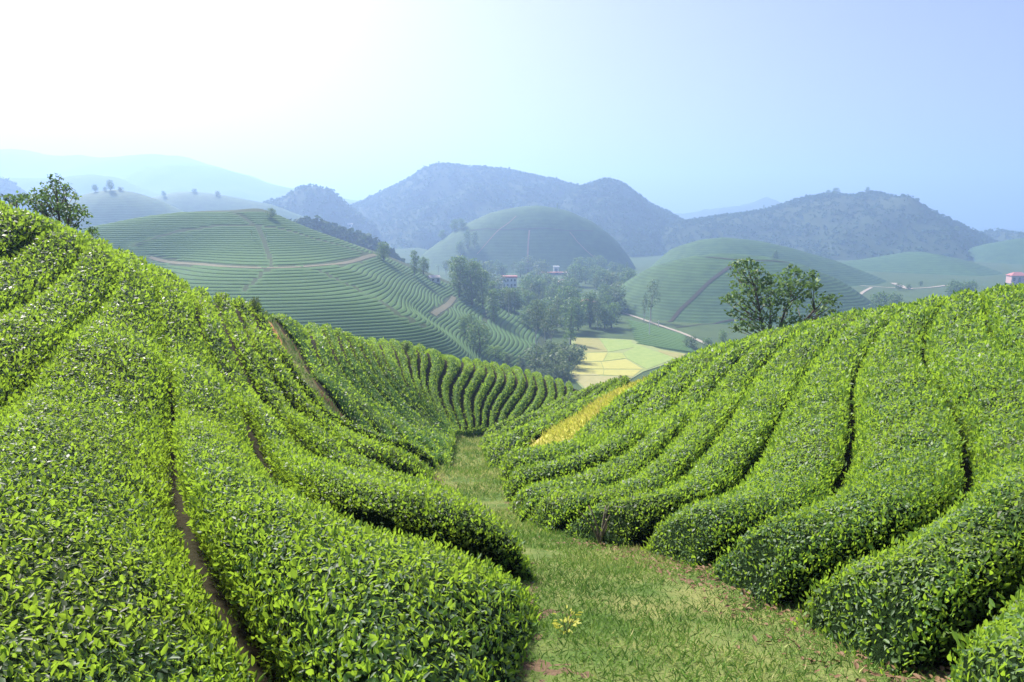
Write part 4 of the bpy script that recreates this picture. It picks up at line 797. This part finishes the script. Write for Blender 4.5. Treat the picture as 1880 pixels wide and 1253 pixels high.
# ---------------------------------------------------------------- rice field, terraces, roads, poles
def on_floor(u, v, z=FLOOR): a, b = ratio(u, v); Y = z/b; return np.array([a*Y, Y, z])
def rice(name, c1, c2):
    n = NT(name); f = n.noise(.35, 4, rough=.7); return n.done(n.bsdf(n.ramp(f, [(.3, c1), (.7, c2)]), .9, .1, n.bump(n.noise(2.5, 3), .8, .3)))
RM = {'y': rice('ripe_rice', (.33, .33, .09), (.41, .39, .11)), 'g': rice('green_rice', (.20, .28, .07), (.28, .34, .10)), 't': rice('stubble', (.24, .24, .08), (.30, .28, .10)), 'p': rice('pale_stubble', (.28, .27, .11), (.34, .32, .14)), 'b': rice('yellow_green_rice', (.25, .30, .07), (.33, .36, .10)), 'e': rice('field_bank', (.20, .25, .09), (.27, .30, .11))}
z4 = lambda L: [(1000+x/5.529, 540+y/5.529) for x, y in L]
fld = empty('rice_field', tuple(on_floor(1140, 670))); tag(fld, 'ripening yellow and green rice field on the valley floor', 'rice field'); fo = np.array(fld.location)
for mat, L in (('e', [(255,440),(560,445),(890,465),(1180,560),(1450,608),(1360,670),(1000,790),(700,970),(400,970),(255,830)]), ('p', [(262,828),(900,842),(700,960),(420,960)]), ('p', [(270,800),(275,826),(560,830),(520,812)]), ('y', [(285,768),(600,770),(590,822),(275,815)]), ('y', [(606,770),(980,772),(900,836),(596,824)]), ('y', [(345,694),(568,692),(596,762),(300,760)]), ('y', [(575,692),(825,664),(1000,765),(603,762)]),
               ('y', [(430,600),(640,596),(590,684),(350,688)]), ('b', [(646,596),(790,602),(825,654),(598,684)]), ('g', [(560,455),(880,472),(900,545),(650,590)]), ('t', [(290,445),(552,455),(640,588),(420,592),(330,560)]), ('g', [(886,500),(1150,590),(1330,655),(1040,765),(835,655),(800,600),(905,550)]), ('t', [(1150,570),(1440,612),(1360,662),(1160,588)])):
    P = [on_floor(u, v)-fo for u, v in z4(L)]; c = np.mean(P, 0); g = Geo(); n = len(P)
    ring = [c+(p-c)*.996 for p in P]; g.add([tuple(p+np.array([0, 0, -.5])) for p in ring]+[tuple(p+np.array([0, 0, (.0 if mat == 'e' else .07+.05*random.random())])) for p in ring], [tuple(range(n, 2*n))]+[(i, (i+1) % n, n+(i+1) % n, n+i) for i in range(n)])
    nm = 'field_bank' if mat == 'e' else 'paddy_plot'; me = g.mesh(nm, RM[mat]); bm = bmesh.new(); bm.from_mesh(me); bmesh.ops.recalc_face_normals(bm, faces=bm.faces); bm.to_mesh(me); bm.free(); obj(nm, me, fld)
flz = lambda x, y: np.full(np.shape(x), FLOOR-.1)
strip('road', [on_floor(u, v)[:2] for u, v in [(1140,573),(1152,577),(1175,585),(1200,594),(1230,604),(1256,613),(1280,624),(1305,636),(1330,648)]], 1.15, M['road'], flz, .2)
strip('road', [on_floor(u, v)[:2] for u, v in [(1555,523),(1580,525),(1610,527),(1640,529),(1680,530),(1710,528),(1740,524)]], 1.7, M['road'], flz, .25)
strip('road', [on_floor(u, v)[:2] for u, v in [(1600,528),(1585,536),(1575,545)]], 1.4, M['road'], flz, .22, n=20)
strip('dirt_track', [on_floor(u, v)[:2] for u, v in [(1640,520),(1655,526),(1670,531)]], 3, M['road'], flz, .3, n=16)
z3 = ridge_z(H3V); z2 = ridge_z(H2V)
M['pinksoil'] = soil('pink_earth', (.20, .13, .09), (.28, .18, .12), (.2, .16, .1), .3); M['ditch'] = soil('ditch', (.03, .03, .025), (.07, .055, .04), (.05, .05, .03), .5)
def line_on(zf, L, y0, y1): return [cast(zf, u, v, y0, y1)[:2] for u, v in L]
for L, hw, m in (([(972,424),(970,445),(969,465),(968,484)], 1.0, 'pinksoil'), ([(1046,428),(1060,445),(1078,464),(1103,484)], .6, 'pinksoil'), ([(948,398),(935,410),(915,424),(895,446),(876,468)], .6, 'pinksoil'), ([(862,425),(915,424),(970,423),(1045,426),(1090,426)], .6, 'ditch')):
    strip('dirt_track', line_on(z2, L, 740, 852), hw, M[m], z2, .35, n=40)
for L, hw, m in (([(1345,488),(1325,502),(1300,522),(1275,546),(1250,570),(1226,592)], 1.3, 'ditch'), ([(1295,474),(1345,478),(1400,480),(1450,484)], .7, 'ditch'), ([(1240,603),(1290,596),(1340,589),(1400,588)], .6, 'ditch')):
    strip('dirt_track', line_on(z3, L, 360, 478), hw, M[m], z3, .3, n=40)
# small tea terrace between the road and the rice field
def terrace(i, a, b):
    A = on_floor(*a); B = on_floor(*b); d = (B-A)[:2]; L = np.hypot(*d); d /= L; nrm = np.array([-d[1], d[0]]); n = 24; t = np.linspace(0, 1, n); C = A[:2]+np.outer(t, B[:2]-A[:2]); C += nrm*np.sin(t*3+i*.3)[:, None]*.8
    P = np.empty((n, 7, 3)); off = np.array([-1.05, -1.0, -.7, 0, .7, 1.0, 1.05]); hz = np.array([-.1, .55, .9, 1.0, .9, .55, -.1])*np.clip(np.minimum(t, 1-t)*20, 0, 1)[:, None]
    P[..., :2] = C[:, None]+nrm*off[None, :, None]; P[..., 2] = FLOOR-.25+hz
    tag(obj('tea_hedge_row', mesh_np('tea_hedge_row', P.reshape(-1, 3), grid_faces(n, 7), M['hillcore'])), f'{ordinal(i+1)} terrace tea row below the dirt road, counted from the road', 'tea row', 'terrace tea rows by the rice field')
for i in range(12):
    t = i/11; terrace(i, (1150+18*t, 588+42*t), (1258+20*t, 618+30*t))
def pole(u, vb, hpx, label):
    P = on_floor(u, vb); s = P[1]/FPX; h = hpx*s; r = empty('utility_pole', tuple(P)); tag(r, label, 'pole', 'concrete poles in the valley'); g = Geo(); g.tube([(0, 0, -1), (0, 0, h*.5), (0, 0, h)], [.2, .17, .13], 8); obj('post', g.mesh('post', M['pole']), r)
    obj('crossarm', Geo().box(-.9, .9, -.07, .07, h-.7, h-.5).mesh('crossarm', M['pole']), r)
M['pole'] = plain('concrete', (.62, .60, .56), .8, .1)
for u, vb, h, lab in ((1192,616,30,'pale concrete pole beside the dirt road'),(1209,600,12,'short far pole at the bend of the dirt road'),(868,555,28,'pale pole at the edge of the wood by the tall trees'),(861,553,26,'second pale pole left of the one by the tall trees'),(1045,634,14,'short pale pole at the rice field corner'),(1003,500,20,'thin pole in front of the cone-shaped hill')): pole(u, vb, h, lab)
# ---------------------------------------------------------------- houses
M['wall'] = plain('white_wall', (.75, .74, .72), .8, .08, 1); M['bwall'] = plain('grey_blue_wall', (.50, .52, .54), .8, .1, 1); M['roof'] = plain('red_roof', (.42, .15, .13), .7, .2, 3); M['pinkw'] = plain('pink_wall', (.55, .36, .33), .8, .12, 1); M['dark'] = plain('dark_opening', (.03, .03, .035), .4, .2); M['brick'] = plain('red_brick', (.38, .16, .12), .85, .2, 2); M['groof'] = plain('grey_roof', (.35, .34, .33), .8, .15, 2)
def house(u, vb, wpx, hpx, label, wall='wall', roof='roof', style='hip', storeys=1, wins=2, dpt=.7, rot=0.0, roofh=.25, zf=far_z, y0=135):
    P = cast(zf, u, vb, y0, 1400); k = (P[1]*CP-P[2]*SP)/FPX; w, h = wpx*k, hpx*k; d = w*dpt; hw = h*(1-roofh); r = empty('house', tuple(P)); r.rotation_euler.z = rot; tag(r, label, 'house')
    obj('wall', Geo().box(-w/2, w/2, -d/2, d/2, -1.5, hw).mesh('wall', M[wall]), r); g = Geo(); e = w*.06
    if style == 'flat': g.box(-w/2-e, w/2+e, -d/2-e, d/2+e, hw+.02, hw+h*roofh)
    elif style == 'gable': g.add([(-w/2-e, -d/2-e, hw+.02), (w/2+e, -d/2-e, hw+.02), (w/2+e, d/2+e, hw+.02), (-w/2-e, d/2+e, hw+.02), (-w/2-e, 0, h), (w/2+e, 0, h)], [(0,1,5,4),(2,3,4,5),(0,4,3),(1,2,5),(0,3,2,1)])
    else: g.add([(-w/2-e, -d/2-e, hw+.02), (w/2+e, -d/2-e, hw+.02), (w/2+e, d/2+e, hw+.02), (-w/2-e, d/2+e, hw+.02), (-w*.22, 0, h), (w*.22, 0, h)], [(0,1,5,4),(2,3,4,5),(0,4,3),(1,2,5),(0,3,2,1)])
    obj('roof', g.mesh('roof', M[roof]), r)
    for s in range(storeys):
        for i in range(wins):
            x = -w/2+w*(i+.5)/wins; z0 = hw*(s+.32)/storeys; ww = w/wins*.22; zh = hw/storeys*.42
            if s == 0 and i == wins//2: obj('door', Geo().box(x-ww, x+ww, -d/2-.06, -d/2+.05, 0, hw/storeys*.78).mesh('door', M['dark']), r)
            else: obj('window', Geo().box(x-ww, x+ww, -d/2-.05, -d/2+.05, z0, z0+zh).mesh('window', M['dark']), r)
    return r
house(935, 528, 26, 21, 'two-storey grey-blue house with flat red roof in the valley wood', 'bwall', 'roof', 'flat', 2, 4, .6, .08, .16)
house(1021, 502, 10, 13, 'small white building with dark doorway at the foot of the cone-shaped hill', 'wall', 'wall', 'flat', 1, 1, .8, 0, .12)
house(797, 518, 19, 12, 'white shed with a sloping pale roof behind the domed hill', 'wall', 'groof', 'gable', 1, 2, .7, .5, .35)
house(750, 458, 17, 15, 'white two-storey house with red roof in the misty valley', 'wall', 'roof', 'flat', 2, 2, .7, .1, .14, far_z, 700)
house(1079, 560, 27, 11, 'low house with bright red roof between the wood trees', 'wall', 'roof', 'hip', 1, 3, .6, .1, .5)
house(1031, 524, 13, 11, 'small hut with a pinkish hipped roof right of the red-roofed house', 'pinkw', 'pinkw', 'hip', 1, 1, .9, 0, .6)
house(1866, 520, 28, 20, 'pink house with red roof at the right edge behind the crest', 'pinkw', 'roof', 'hip', 1, 3, .6, -.1, .3)
house(1010, 505, 60, 5, 'long low brick-red wall building at the cone-shaped hill foot', 'brick', 'brick', 'flat', 1, 5, .12, 0, .15)
house(983, 506, 12, 6, 'small grey-roofed house left of the long brick building', 'wall', 'groof', 'gable', 1, 2, .7, .2, .4)
house(643, 418, 9, 7, 'tiny white building in the mist above the wooded ridge', 'wall', 'groof', 'gable', 1, 1, .8, 0, .3, ridge_z(J3V), 900)

for u, v, hm, kd, lab in ((745, 640, .75, 'shrub', 'tiny sapling poking up on the crest of the middle spur'), (468, 556, .5, 'shrub', 'small dark shrub on the left crest near the orange footpath'), (1140, 693, .4, 'shrub', 'low dark shrub beside the top of the yellow strip')):
    h_, ok_ = hit(u, v, 20, 75); z_ = float(top(h_[0], h_[1]))-.25; plant((h_[0], h_[1], z_), hm, kd, lab, None, None, 1.2, 'shrub')
# ---------------------------------------------------------------- haze
def haze():
    n = NT('haze'); pv = n.node('ShaderNodeVolumePrincipled'); n.set(pv, Density=HAZE_D, Anisotropy=.36); pv.inputs['Color'].default_value = HAZE_C; n.done(pv.outputs[0], 'Volume')
    g = Geo().box(-5200, 5200, -5200, 5200, FLOOR-14, 330); o = obj('haze', g.mesh('haze', n.m)); tag(o, 'pale blue haze filling the valley and hills', 'haze', kind='stuff')
HAZE_D, HAZE_C = .00054, (.42, .635, 0.99, 1)
haze()
